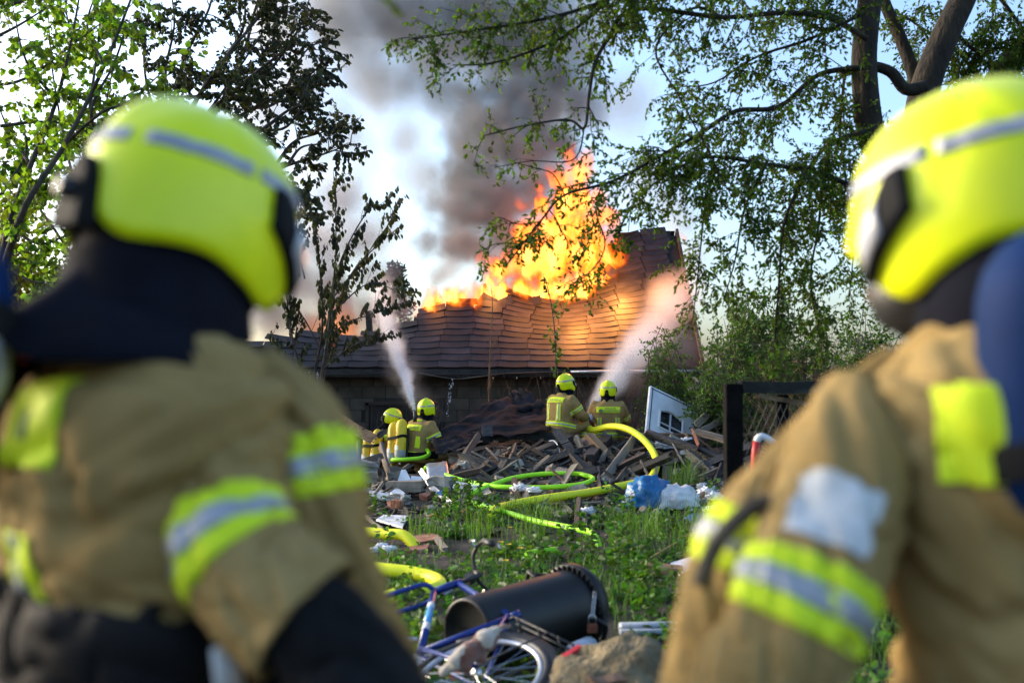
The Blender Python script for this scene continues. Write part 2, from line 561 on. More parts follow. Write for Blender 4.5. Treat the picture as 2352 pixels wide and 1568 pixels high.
        MB().box((p + q2) / 2, ((q2 - p).length, w, w * 1.3), R, jit=.022).build('rafter', MAT['char'], roof)
    # lifted shingle scraps along the burnt edge
    for px, py, Y, a in [(1120, 690, 21.9, .5), (1160, 694, 22.0, -.4), (985, 722, 21.7, .6), (1050, 702, 21.9, .3), (1225, 692, 22.1, -.3), (1405, 625, 22.7, .7)]:
        R = Matrix.Rotation(a, 3, 'Y') @ Matrix.Rotation(rad(55 + 20 * a), 3, 'X')
        MB().box(P(px, py, Y), (.34, .24, .015), R, jit=.02).build('curled_shingle', MAT['felt'], roof)
    # water dripping off the eave
    dr = MB()
    for px, a, b in [(700, 850, 905), (712, 852, 930), (728, 850, 900), (1040, 868, 925), (1034, 880, 960), (640, 870, 910)]:
        for k in range(26):
            t = random.random()
            p = P(px + random.gauss(0, 1.5) - 8 * t * (px > 1000), a + (b - a) * t, 20.2)
            s = random.uniform(.004, .011)
            dr.box(p, (s, s, s * 3))
    tag(dr.build('dripping_water', MAT['paper']), 'thin strings of water dripping off the sagging gutter', kind='stuff')
build_house()

# ================================================================== FIRE, SMOKE, WATER
def vol_mat(name, kind, col, dens, strength=1.0, aniso=0.0, absorb=None):
    m = bpy.data.materials.new(name)
    m.use_nodes = True
    nt = m.node_tree
    N, L = nt.nodes, nt.links.new
    N.clear()
    out = N.new('ShaderNodeOutputMaterial')
    vi = N.new('ShaderNodeVolumeInfo')
    mu = N.new('ShaderNodeMath')
    mu.operation = 'MULTIPLY'
    mu.inputs[1].default_value = dens
    L(vi.outputs['Density'], mu.inputs[0])
    if kind == 'fire':
        e = N.new('ShaderNodeEmission')
        cr = N.new('ShaderNodeValToRGB')
        el = cr.color_ramp.elements
        el[0].position, el[0].color = 0.0, (1.0, .075, .001, 1)
        el[1].position, el[1].color = 1.0, (1.0, .46, .09, 1)
        x = el.new(.4)
        x.color = (1.0, .14, .004, 1)
        x = el.new(.78)
        x.color = (1.0, .26, .018, 1)
        L(vi.outputs['Density'], cr.inputs[0])
        L(cr.outputs[0], e.inputs[0])
        ms = N.new('ShaderNodeMath')
        ms.operation = 'MULTIPLY'
        ms.inputs[1].default_value = strength
        pw = N.new('ShaderNodeMath')
        pw.operation = 'POWER'
        pw.inputs[1].default_value = 2.1
        L(vi.outputs['Density'], pw.inputs[0])
        L(pw.outputs[0], ms.inputs[0])
        L(ms.outputs[0], e.inputs[1])
        ab = N.new('ShaderNodeVolumeAbsorption')
        ab.inputs[0].default_value = (.35, .22, .15, 1)
        L(mu.outputs[0], ab.inputs[1])
        ad = N.new('ShaderNodeAddShader')
        L(e.outputs[0], ad.inputs[0])
        L(ab.outputs[0], ad.inputs[1])
        L(ad.outputs[0], out.inputs['Volume'])
    else:
        pv = N.new('ShaderNodeVolumePrincipled')
        pv.inputs['Color'].default_value = (*col, 1)
        pv.inputs['Anisotropy'].default_value = aniso
        pv.inputs['Density Attribute'].default_value = ''
        if absorb:
            pv.inputs['Absorption Color'].default_value = (*absorb, 1)
        L(mu.outputs[0], pv.inputs['Density'])
        L(pv.outputs[0], out.inputs['Volume'])
    return m

def puff_volume(name, puffs, voxel, nscale, amp, mat, detail=5, power=1.0, pad=.3, stretch=(1, 1, 1), erode=0.0, escale=3.0, gain=1.0):
    """a cloud that follows a list of (x, y, z, radius, density) puffs, frayed by noise"""
    pts = np.array([p[:3] for p in puffs])
    r = np.array([p[3] for p in puffs])
    lo = (pts - r[:, None]).min(0) - pad
    hi = (pts + r[:, None]).max(0) + pad
    me = bpy.data.meshes.new(name)
    me.from_pydata([tuple(p) for p in pts], [], [])
    for an, vals in (('rad', r), ('den', [p[4] for p in puffs])):
        a = me.attributes.new(an, 'FLOAT', 'POINT')
        a.data.foreach_set('value', np.array(vals, dtype=np.float32))
    o = link(name, me)
    ng = bpy.data.node_groups.new(name, 'GeometryNodeTree')
    ng.interface.new_socket('Geometry', in_out='INPUT', socket_type='NodeSocketGeometry')
    ng.interface.new_socket('Geometry', in_out='OUTPUT', socket_type='NodeSocketGeometry')
    N, L = ng.nodes, ng.links.new
    gi, go = N.new('NodeGroupInput'), N.new('NodeGroupOutput')
    pos = N.new('GeometryNodeInputPosition').outputs[0]
    mp = N.new('ShaderNodeVectorMath')
    mp.operation = 'MULTIPLY'
    mp.inputs[1].default_value = stretch
    L(pos, mp.inputs[0])
    nz = N.new('ShaderNodeTexNoise')
    nz.inputs['Scale'].default_value = nscale
    nz.inputs['Detail'].default_value = detail
    nz.inputs['Roughness'].default_value = .58
    L(mp.outputs[0], nz.inputs['Vector'])
    sb = N.new('ShaderNodeVectorMath')
    sb.operation = 'SUBTRACT'
    L(nz.outputs['Color'], sb.inputs[0])
    sb.inputs[1].default_value = (.5, .5, .5)
    wp = N.new('ShaderNodeVectorMath')
    wp.operation = 'MULTIPLY_ADD'
    L(sb.outputs[0], wp.inputs[0])
    wp.inputs[1].default_value = amp
    L(pos, wp.inputs[2])
    sn = N.new('GeometryNodeSampleNearest')
    L(gi.outputs[0], sn.inputs[0])
    L(wp.outputs[0], sn.inputs['Sample Position'])
    def samp(sock, vec=False):
        s = N.new('GeometryNodeSampleIndex')
        s.data_type = 'FLOAT_VECTOR' if vec else 'FLOAT'
        L(gi.outputs[0], s.inputs[0])
        L(sock, s.inputs['Value'])
        L(sn.outputs[0], s.inputs['Index'])
        return s.outputs[0]
    def attr(n):
        a = N.new('GeometryNodeInputNamedAttribute')
        a.data_type = 'FLOAT'
        a.inputs[0].default_value = n
        return a.outputs[0]
    def math_(op, a, b=None, clamp=False):
        n = N.new('ShaderNodeMath')
        n.operation = op
        n.use_clamp = clamp
        for i, s in enumerate((a, b)):
            if s is None:
                continue
            if isinstance(s, (int, float)):
                n.inputs[i].default_value = s
            else:
                L(s, n.inputs[i])
        return n.outputs[0]
    c = samp(N.new('GeometryNodeInputPosition').outputs[0], True)
    ds = N.new('ShaderNodeVectorMath')
    ds.operation = 'DISTANCE'
    L(wp.outputs[0], ds.inputs[0])
    L(c, ds.inputs[1])
    x = math_('DIVIDE', ds.outputs['Value'], samp(attr('rad')))
    x = math_('SUBTRACT', 1.0, x)
    if erode:
        n2 = N.new('ShaderNodeTexNoise')
        n2.inputs['Scale'].default_value = escale
        n2.inputs['Detail'].default_value = 6
        n2.inputs['Roughness'].default_value = .62
        L(mp.outputs[0], n2.inputs['Vector'])
        e = math_('MULTIPLY', math_('SUBTRACT', n2.outputs['Fac'], .5), erode)
        x = math_('ADD', x, e)
    x = math_('MULTIPLY', x, gain, True)
    x = math_('POWER', x, power)
    x = math_('MULTIPLY', x, samp(attr('den')))
    vc = N.new('GeometryNodeVolumeCube')
    L(x, vc.inputs['Density'])
    vc.inputs['Min'].default_value = tuple(lo)
    vc.inputs['Max'].default_value = tuple(hi)
    for i, ax in enumerate('XYZ'):
        vc.inputs['Resolution ' + ax].default_value = max(8, int((hi[i] - lo[i]) / voxel))
    sm = N.new('GeometryNodeSetMaterial')
    sm.inputs['Material'].default_value = mat
    L(vc.outputs[0], sm.inputs[0])
    L(sm.outputs[0], go.inputs[0])
    md = o.modifiers.new('cloud', 'NODES')
    md.node_group = ng
    me.materials.append(mat)
    return o

def puff(px, py, rpx, Y, den=1.0, flat=1.0):
    p = P(px, py, Y)
    return (p.x, p.y, p.z, rpx * Y / FPX, den)

# flames: one main body leaping out of the hole and licks along the broken edge
fl = [puff(*a) for a in [
    (1190, 668, 52, 22.4), (1240, 672, 58, 22.5), (1300, 672, 60, 22.6), (1355, 650, 58, 22.7), (1395, 610, 46, 22.8, .8),
    (1180, 615, 42, 22.5, .8), (1215, 600, 58, 22.6), (1275, 600, 68, 22.6), (1335, 590, 66, 22.7), (1390, 560, 48, 22.8, .8),
    (1225, 535, 52, 22.7, .9), (1275, 530, 62, 22.7), (1335, 520, 62, 22.8), (1385, 500, 40, 22.9, .8),
    (1250, 470, 40, 22.8, .8), (1295, 460, 52, 22.8), (1345, 455, 50, 22.9, .9), (1380, 450, 28, 22.9, .7),
    (1290, 405, 38, 22.9, .8), (1335, 400, 42, 22.9, .8), (1308, 362, 26, 23.0, .6), (1345, 370, 24, 23.0, .55), (1318, 338, 13, 23.0, .5),
    (1195, 470, 20, 22.9, .5), (1245, 430, 20, 22.9, .5)]]
for a in [(1133, 655, 17, 22.2, .9), (1126, 682, 19, 22.1, 1), (1136, 630, 10, 22.2, .7), (1008, 694, 40, 21.9, 1), (985, 710, 34, 21.8, 1), (1035, 682, 42, 21.9, 1), (1065, 688, 44, 22.1, 1), (1095, 678, 46, 22.1, 1), (1125, 668, 48, 22.2, 1), (1155, 660, 52, 22.3, 1), (1140, 620, 40, 22.4, .9), (960, 728, 16, 21.6, .9), (1130, 640, 24, 22.2, .9), (965, 730, 9, 21.6, .7),
          (1040, 668, 12, 22.0, .6), (1060, 690, 18, 22.1, .8), (1020, 690, 20, 21.9, .8), (1090, 680, 18, 22.2, .8), (1160, 660, 26, 22.3, .9), (1165, 600, 20, 22.5, .6), (1405, 590, 40, 22.8, .9), (1415, 640, 30, 22.7, .9), (1075, 700, 15, 22.2, .6), (1100, 692, 16, 22.2, .7), (1150, 690, 22, 22.2, .9), (760, 802, 7, 20.7, .9), (640, 775, 10, 22.0, .6), (655, 590, 12, 22.5, .6),
          (1567, 540, 10, 23.7, .8), (1562, 552, 7, 23.7, .8), (942, 748, 6, 21.4, .6), (1050, 830, 3, 20.6, .5)]:
    fl.append(puff(*a))
FIRE = vol_mat('flame', 'fire', None, 6.5, 8.5)
tag(puff_volume('flames', fl, .05, 1.5, (.65, .6, .8), FIRE, detail=7, power=1.0, stretch=(1, 1, .5), erode=3.4, escale=2.9, gain=1.5),
    'tall orange and yellow flames leaping out of the roof', kind='stuff')
for nm, px, py, Y, en, rr in [('flame_light', 1270, 640, 21.7, 130, .5), ('flame_light', 1330, 560, 22.6, 170, .6), ('flame_light', 1310, 450, 22.9, 100, .5), ('flame_light', 1128, 668, 21.9, 60, .2),
                              ('flame_light', 1000, 695, 21.6, 25, .2), ('flame_light', 770, 770, 23.0, 260, .5), ('flame_light', 1425, 650, 21.75, 620, .3), ('flame_light', 1330, 705, 21.3, 300, .25), ('flame_light', 1200, 700, 21.4, 30, .3)]:
    l = bpy.data.lights.new(nm, 'POINT')
    l.energy, l.color, l.shadow_soft_size = en * .18, (1.0, .36, .07), rr
    ob = bpy.data.objects.new(nm, l)
    COL.objects.link(ob)
    ob.location = P(px, py, Y)

dark = [puff(*a) for a in [
    (1190, 560, 60, 23.6), (1130, 600, 50, 23.4, .7), (1085, 560, 60, 23.6, .8), (1050, 640, 35, 23.0, .5), (1020, 660, 30, 22.8, .4), (1060, 480, 65, 23.8, .9), (1130, 470, 75, 23.8), (1190, 430, 70, 24),
    (1050, 400, 60, 24, .8), (1110, 380, 75, 24), (1190, 340, 80, 24), (1060, 330, 55, 24.2, .6), (1130, 290, 70, 24.2, .8), (1230, 270, 80, 24.2, .8), (1190, 210, 85, 24.4, .7), (1270, 330, 55, 24.2, .8),
    (1120, 190, 70, 24.4, .5), (1260, 170, 90, 24.6, .55), (1180, 110, 95, 24.8, .5), (1090, 90, 90, 24.8, .35), (1230, 30, 110, 25, .45), (1120, -20, 110, 25, .4),
    (1250, 610, 80, 23.5, .9), (1350, 590, 75, 23.6, .9), (1300, 490, 65, 23.6, .8), (1200, 650, 60, 23.4, .8), (1000, 560, 40, 23.8, .5), (1010, 470, 45, 24, .6), (1020, 380, 45, 24, .6), (1150, 520, 70, 23.8, .9), (1230, 420, 60, 24, .8), (1330, 250, 70, 24.4, .5), (1320, 140, 80, 24.6, .4), (1030, 130, 80, 24.6, .4), (960, 60, 90, 24.8, .35), (1580, 520, 24, 24, .3)]]
tag(puff_volume('dark_smoke', dark, .085, .5, (2.3, 1.6, 2.1), vol_mat('dark_smoke', 'smoke', (.33, .31, .295), 8.0, absorb=(.30, .27, .25)), detail=7, power=1.0, erode=2.1, escale=2.0),
    'dark brown smoke rolling up beside the flames', kind='stuff')
pale = [puff(*a) for a in [
    (800, 60, 130, 26, .8), (920, 30, 140, 26, .8), (1030, 60, 130, 26, .8), (860, 180, 110, 26, .6), (960, 190, 100, 26, .55), (790, 290, 90, 26, .5), (800, 420, 90, 26, .5), (860, 520, 80, 26, .4), (780, 540, 80, 25.5, .4),
    (880, -100, 160, 26, .8), (1060, -100, 160, 26, .8), (760, -80, 130, 26, .6), (1040, 230, 90, 26, .7), (1320, 60, 120, 26, .5), (1420, 250, 110, 26, .25), (720, 330, 80, 26, .35), (940, 310, 90, 26, .4), (970, 420, 80, 26, .45),
    (1170, 90, 130, 26, .8), (1290, 210, 110, 26, .7), (1260, 340, 90, 26, .7), (1000, 540, 60, 25.5, .55), (1480, 420, 80, 26, .3), (1560, 480, 70, 25.5, .4), (1600, 570, 70, 25.5, .4), (1050, 560, 80, 25.5, .7), (1100, 440, 110, 25.5, .8), (1130, 300, 120, 25.8, .8), (640, 60, 120, 26, .45), (600, 250, 110, 26, .35), (660, 450, 100, 26, .4), (700, 200, 100, 26, .5), (620, 620, 100, 26, .4)]]
tag(puff_volume('pale_smoke', pale, .14, .42, (2.4, 1.8, 2.2), vol_mat('pale_smoke', 'smoke', (.62, .565, .52), 5.2, absorb=(.5, .45, .41)), detail=6, power=1.0, erode=1.0, escale=.9),
    'broad grey and beige smoke drifting high above the house', kind='stuff')
low = [puff(*a) for a in [
    (640, 720, 70, 23.5, .7), (710, 740, 70, 23.5, .9), (790, 740, 75, 23.5), (860, 720, 60, 23.6, .8), (760, 660, 80, 23.8, .6), (680, 640, 80, 23.8, .55), (850, 640, 60, 23.8, .45), (730, 560, 80, 24.2, .35),
    (820, 560, 70, 24.2, .3), (920, 710, 40, 23.4, .5), (660, 560, 70, 24.2, .3), (560, 700, 90, 23.8, .5), (790, 470, 70, 24.6, .25)]]
tag(puff_volume('low_smoke', low, .1, .6, (1.2, 1.0, 1.2), vol_mat('low_smoke', 'smoke', (.52, .45, .47), 6.0), detail=6, power=1.1, erode=.8, escale=1.0),
    'pinkish smoke hanging low over the collapsed end of the roof', kind='stuff')

def jet(name, label, pts, r0, r1, d0, d1, seed, ndrop):
    """a water jet: spray cloud that widens along its path and loose drops"""
    rnd = random.Random(seed)
    path = smooth_path(pts, 10)
    n = len(path)
    puffs = []
    for i, p in enumerate(path):
        t = i / (n - 1)
        r = r0 + (r1 - r0) * t ** 1.15
        for k in range(1 if t < .15 else 2):
            q = p + V((rnd.gauss(0, 1), rnd.gauss(0, 1), rnd.gauss(0, 1))) * r * .15
            puffs.append((q.x, q.y, q.z, r, d0 * (1 - t) ** 2 + d1))
    cl = puff_volume(name, puffs, .06, 1.6, (.25, .25, .25), vol_mat(name, 'smoke', (.97, .95, .96), 1.0), detail=5, power=1.3, pad=.1, stretch=(1.6, 1, .5), erode=.35, escale=2.5)
    tag(cl, label, kind='stuff')
    d = MB()
    for k in range(ndrop):
        t = rnd.random() ** .8
        p = path[min(n - 1, int(t * (n - 1)))]
        r = (r0 + (r1 - r0) * t ** 1.15) * .45
        q = p + V((rnd.gauss(0, 1), rnd.gauss(0, 1), rnd.gauss(0, 1))) * r * .6
        s = rnd.uniform(.003, .008) * (1.3 - .6 * t)
        d.add([q + V((s, 0, -s)), q + V((-s, s, -s)), q + V((-s, -s, -s)), q + V((0, 0, s * 2.2))], [(0, 1, 2), (0, 3, 1), (1, 3, 2), (2, 3, 0)])
    tag(d.build(name + '_drops', MAT['paper']), label.replace('spray', 'drops'), kind='stuff')
jet('water_jet', 'thin white water spray rising from the crouching crew at the left', [P(951, 938, 14.9), P(938, 890, 15.9), P(918, 830, 17.3), P(897, 765, 18.9), P(880, 710, 20.4), P(868, 650, 21.8)], .035, .34, 16.0, 1.0, 5, 4200)
jet('wide_water_jet', 'broad white water spray fanning up from the nozzle of the seated crew', [P(1352, 965, 15.6), P(1375, 925, 16.1), P(1415, 868, 17.2), P(1460, 808, 18.6), P(1510, 745, 20.0), P(1570, 660, 21.6)], .05, .62, 9.0, 1.1, 6, 6000)
mist = [puff(*a) for a in [(950, 905, 40, 17.5, 1), (930, 850, 50, 18.5, 1), (905, 790, 50, 19.5, 1), (975, 930, 40, 17.8, .7), (1450, 860, 60, 18.5, .8), (1500, 790, 60, 19.3, .8), (1560, 800, 70, 19.4, .7), (1540, 720, 50, 20.0, .5), (1590, 690, 50, 20.4, .4)]]
tag(puff_volume('spray_mist', mist, .12, .8, (.5, .4, .5), vol_mat('spray_mist', 'smoke', (.96, .94, .95), .40), detail=4, power=1.1, erode=.5, escale=1.2),
    'pale mist of drifting spray in front of the eaves', kind='stuff')

# ================================================================== TREES AND SHRUBS
class Plant:
    def __init__(self, seed):
        self.rnd = random.Random(seed)
        self.wood, self.thick = MB(), MB()
        self.lp, self.ld, self.ls = [], [], []
    def leaf(self, p, d, s):
        self.lp.append(p)
        self.ld.append(d)
        self.ls.append(s)
    def rv(self):
        r = self.rnd
        return V((r.gauss(0, 1), r.gauss(0, 1), r.gauss(0, 1))).normalized()
    def limb(self, pts, r0, r1, n=7, sm=5, thick=True):
        path = smooth_path(pts, sm) if len(pts) > 2 else [V(p) for p in pts]
        k = len(path)
        rr = [r0 + (r1 - r0) * i / (k - 1) for i in range(k)]
        (self.thick if thick else self.wood).tube(path, rr, n)
        return path
    def sprout(self, path, per_m, L, r, level, t0=.15, bias=(0, 0, 0), droop=.3, leaves=None, spread=.9, flat=0.0, sub=0):
        """side shoots along a path; the last level carries the leaves"""
        rnd = self.rnd
        seg = [(path[i + 1] - path[i]).length for i in range(len(path) - 1)]
        tot = sum(seg)
        if tot <= 0:
            return
        cnt = per_m * tot
        cnt = int(cnt) + (rnd.random() < cnt - int(cnt))
        for _ in range(cnt):
            t = t0 + (1 - t0) * rnd.random()
            d = t * tot
            i = 0
            while i < len(seg) - 1 and d > seg[i]:
                d -= seg[i]
                i += 1
            base = path[i].lerp(path[i + 1], min(1, d / max(seg[i], 1e-6)))
            tan = (path[i + 1] - path[i]).normalized()
            dv = (tan * (1 - .55 * spread) + self.rv() * spread + V(bias))
            if flat:
                dv.y *= 1 - flat
            dv.normalize()
            ln = L * rnd.uniform(.45, 1.15) * (1.1 - .5 * t)
            k = 4 if level else 3
            q, pts = base.copy(), [base.copy()]
            for j in range(k):
                dv = (dv + self.rv() * .22 + V((0, 0, -droop * .35))).normalized()
                q = q + dv * (ln / k)
                pts.append(q.copy())
            self.wood.tube(pts, [r * (1 - .75 * j / k) for j in range(k + 1)], 4 if level else 3, caps=False)
            if level > 0:
                self.sprout(pts, max(per_m * 1.55, sub), L * .48, r * .5, level - 1, .1, bias, droop, leaves, spread, 0, sub)
            elif leaves:
                self.dress(pts, leaves)
    def dress(self, pts, lv):
        rnd = self.rnd
        tot = sum((pts[i + 1] - pts[i]).length for i in range(len(pts) - 1))
        n = max(1, int(lv['per_m'] * tot + rnd.random()))
        for k in range(n):
            t = (k + rnd.random()) / n * (len(pts) - 1)
            i = min(len(pts) - 2, int(t))
            p = pts[i].lerp(pts[i + 1], t - i)
            d = (self.rv() * lv.get('wild', .7) + (pts[i + 1] - pts[i]).normalized() * .5 + V((0, 0, -lv.get('hang', .2)))).normalized()
            self.leaf(p, d, lv['size'] * rnd.uniform(.55, 1.25))
    def leaf_mesh(self, name, mat, width=.5, fold=.25):
        n = len(self.lp)
        if not n:
            return None
        p = np.array([tuple(a) for a in self.lp])
        d = np.array([tuple(a) for a in self.ld])
        s = np.array(self.ls)[:, None]
        rg = np.random.default_rng(n)
        x = np.cross(d, rg.normal(size=(n, 3)))
        x /= np.linalg.norm(x, axis=1)[:, None] + 1e-9
        z = np.cross(x, d)
        w = s * width
        curl = rg.uniform(-.25, .1, (n, 1))
        vs = np.stack([p, p + d * s * .35 + x * w * .5 + z * w * fold, p + d * s * .75 + x * w * .36 + z * (w * fold + s * curl * .4), p + d * s + z * s * curl,
                       p + d * s * .75 - x * w * .36 + z * (w * fold + s * curl * .4), p + d * s * .35 - x * w * .5 + z * w * fold], axis=1).reshape(-1, 3)
        b = np.arange(n)[:, None] * 6
        fs = np.concatenate([b + np.array([0, 1, 2, 3]), b + np.array([0, 3, 4, 5])], axis=1).reshape(-1)
        me = bpy.data.meshes.new(name)
        me.vertices.add(n * 6)
        me.vertices.foreach_set('co', vs.astype(np.float32).ravel())
        me.loops.add(n * 8)
        me.loops.foreach_set('vertex_index', fs.astype(np.int32))
        me.polygons.add(n * 2)
        me.polygons.foreach_set('loop_start', np.arange(0, n * 8, 4, dtype=np.int32))
        me.materials.append(mat)
        me.update(calc_edges=True)
        return me
    def finish(self, name, label, cat, bark, leafmat, base, group=None, width=.5, crown='crown', stem='trunk'):
        root = empty(name, base, 0, label, cat, group)
        off = -V(base)
        if self.thick.v:
            self.thick.build(stem, bark, root, True, loc=off)
        if self.wood.v:
            tag(self.wood.build('branches' if self.thick.v else stem, bark, root, True, loc=off), kind='stuff')
        me = self.leaf_mesh(crown, leafmat, width)
        if me:
            link(crown, me, root, off)
        return root

def PP(Y, *pts):
    """path through photo positions; a third number in a point is its own distance"""
    return [P(p[0], p[1], p[2] if len(p) > 2 else Y) for p in pts]

# ---- the big tree at the right, its shoots hanging across the fire
def right_tree():
    t = Plant(11)
    base = V((P(2150, 1200, 8.8).x, 8.8, 0))
    t.limb([base, P(2140, 700, 8.8), P(2110, 520, 8.8), P(2075, 420, 8.7)], .21, .16, 10)
    A = t.limb(PP(8.6, (2085, 440), (2050, 370), (2008, 325), (1992, 250), (1985, 130), (1998, 0), (2015, -160), (2000, -400)), .13, .09, 10)
    B = t.limb(PP(8.9, (2110, 520), (2108, 380), (2112, 270), (2132, 180), (2172, 80), (2215, -10), (2260, -120), (2300, -350)), .15, .10, 10)
    C = t.limb(PP(9.3, (2120, 240), (2095, 160), (2065, 80), (2030, 0), (2010, -100)), .07, .05, 8)
    D = t.limb(PP(9.6, (2190, 420), (2260, 230), (2310, 150), (2400, 60), (2500, -60)), .11, .07, 8)
    E_ = t.limb(PP(8.6, (2125, 200), (2080, 205), (2045, 165), (1990, 152), (1930, 170)), .06, .04, 8)
    lv = dict(per_m=48, size=.042, hang=.35, wild=.75)
    arms = [
        # the arm that reaches over the flames
        (PP(8.4, (1985, 155), (1880, 172), (1790, 245, 8.2), (1690, 255, 8), (1620, 300, 7.8), (1540, 345, 7.6), (1410, 415, 7.4), (1297, 448, 7.2), (1241, 509, 7.1), (1166, 606, 7.0)), .035, .006, 3.0, .62),
        (PP(8.3, (1990, 300), (1900, 335), (1840, 420, 8.1), (1800, 520, 8), (1790, 640, 7.9), (1778, 800, 7.9)), .028, .006, 3.6, .60),
        (PP(8.3, (2040, 430), (1960, 425), (1860, 392, 8.1), (1760, 378, 8), (1640, 360, 7.8), (1560, 385, 7.7), (1470, 450, 7.6), (1420, 530, 7.5)), .034, .006, 3.4, .60),
        (PP(8.3, (1890, 410), (1880, 520, 8.2), (1862, 640, 8.1), (1880, 760, 8.1)), .018, .005, 4.0, .55),
        (PP(8.2, (1992, 90), (1900, 40), (1790, 30, 8), (1660, 40, 7.8), (1457, 21, 7.5), (1398, 88, 7.4), (1366, 147, 7.3), (1352, 227, 7.2), (1342, 294, 7.1), (1303, 275, 7.1), (1200, 290, 7), (1110, 312, 7)), .035, .005, 2.6, .5),
        (PP(7.8, (1660, 40), (1590, 20), (1506, 112, 7.6), (1563, 227, 7.5), (1632, 357, 7.4), (1680, 450, 7.4)), .018, .004, 3.0, .5),
        (PP(7.5, (1640, -60), (1480, -30), (1340, 20, 7.2), (1220, 50, 7.1), (1090, 70, 7), (935, 92, 6.9)), .03, .004, 4.4, .5),
        (PP(7.3, (1460, -60), (1330, 60), (1240, 110, 7.1), (1130, 145, 7), (1040, 150, 6.9)), .022, .004, 4.0, .45),
        (PP(7.2, (1342, 294), (1330, 350), (1300, 372), (1220, 370), (1135, 385)), .01, .003, 3.4, .35),
        (PP(7.2, (1297, 448), (1270, 400), (1225, 385), (1180, 372)), .008, .003, 3.0, .3),
        (PP(7.1, (1241, 509), (1190, 515), (1140, 500), (1110, 545)), .008, .003, 4.0, .35),
        (PP(7.1, (1200, 560), (1140, 560), (1100, 580)), .007, .003, 4.0, .3),
        (PP(7.6, (1410, 415), (1370, 480), (1390, 560), (1360, 620), (1300, 650)), .012, .003, 4.2, .5),
        (PP(7.6, (1540, 345), (1520, 420), (1490, 470)), .012, .003, 3.2, .4),
        (PP(7.8, (1640, 360), (1620, 470), (1610, 560), (1600, 660), (1590, 740)), .014, .004, 3.6, .45),
        (PP(7.9, (1760, 378), (1710, 480), (1690, 590), (1660, 700)), .016, .004, 4.0, .5),
        (PP(8.2, (1985, 30), (1860, 90), (1740, 130), (1640, 190), (1560, 200)), .024, .004, 3.6, .55),
        (PP(8.6, (1940, 170), (1930, 300), (1945, 430), (1960, 560), (1950, 690)), .018, .004, 3.6, .6),
        (PP(9.4, (2110, 300), (2050, 330), (2020, 480), (1990, 640)), .02, .004, 3.4, .6),
        (PP(9.4, (2180, 60), (2250, 120), (2330, 90), (2420, 120)), .03, .006, 4.2, .7),
        (PP(9.6, (2040, 20), (2110, 60), (2180, 140), (2260, 60)), .02, .005, 4.2, .7),
        (PP(9.2, (2250, -60), (2330, 40), (2400, 160), (2450, 300)), .03, .006, 4.0, .7),
        (PP(8.6, (2010, -120), (1900, -60), (1800, -20), (1700, -40), (1560, -60)), .03, .005, 3.4, .6),
    ]
    for pts, r0, r1, dens, L in arms:
        path = t.limb(pts, r0 * .72, r1, 6, 5, thick=False)
        t.sprout(path, dens * (4.6 if path[0].x > 1.2 else 2.9), L * .9, max(.003, r0 * .15), 1, .03, bias=(-.12, 0, -.15), droop=.5, leaves=lv, flat=.1, sub=13)
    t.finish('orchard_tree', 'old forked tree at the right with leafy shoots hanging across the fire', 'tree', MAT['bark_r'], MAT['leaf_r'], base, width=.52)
right_tree()

# ---- left side
def wilted_maple():
    t = Plant(21)
    base = V((P(430, 1000, 15.5).x, 15.5, 0))
    T0 = t.limb([base, P(425, 700, 15.5), P(418, 480, 15.5), P(420, 330, 15.5)], .17, .12, 9)
    lv = dict(per_m=52, size=.085, hang=.75, wild=.5)
    fans = [
        ((420, 340), (440, 250), (520, 130), (600, 30), (640, -60)), ((420, 350), (470, 270), (560, 190), (660, 110), (740, 40)), ((425, 380), (490, 310), (580, 250), (680, 200), (735, 150)),
        ((420, 330), (405, 220), (430, 120), (480, 20), (500, -80)), ((420, 350), (500, 250), (560, 120), (600, -10), (690, -90)), ((430, 420), (520, 350), (600, 300), (660, 255), (700, 240)),
        ((420, 340), (350, 240), (330, 120), (345, 0)), ((560, 190), (620, 160), (690, 60), (710, 0)), ((500, 380), (600, 400), (660, 380), (740, 355), (808, 330)), ((620, 400), (670, 330), (720, 310), (760, 300)),
        ((420, 420), (520, 430), (600, 430), (660, 420), (680, 470)), ((560, 430), (640, 470), (690, 500)), ((420, 300), (380, 180), (400, 60), (390, -40)), ((470, 270), (540, 170), (640, 20)),
        ((580, 250), (640, 230), (700, 120), (755, 90)), ((520, 130), (560, 60), (560, -40)), ((600, 300), (660, 290), (715, 215)), ((660, 380), (690, 340), (735, 330))]
    for i, f in enumerate(fans):
        Y = 15.5 + (i % 5 - 2) * .45
        path = t.limb([P(f[0][0], f[0][1], 15.5)] + [P(a, b, 15.5 + (Y - 15.5) * min(1, k * .5)) for k, (a, b) in enumerate(f[1:], 1)], .05 if len(f) > 4 else .03, .008, 6)
        t.sprout(path, 5.0, .8, .010, 1, .25, bias=(.15, 0, .1), droop=.15, leaves=lv, spread=.75, sub=9)
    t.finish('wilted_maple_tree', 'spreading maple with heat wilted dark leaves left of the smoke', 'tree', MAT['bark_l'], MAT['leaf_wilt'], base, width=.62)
wilted_maple()

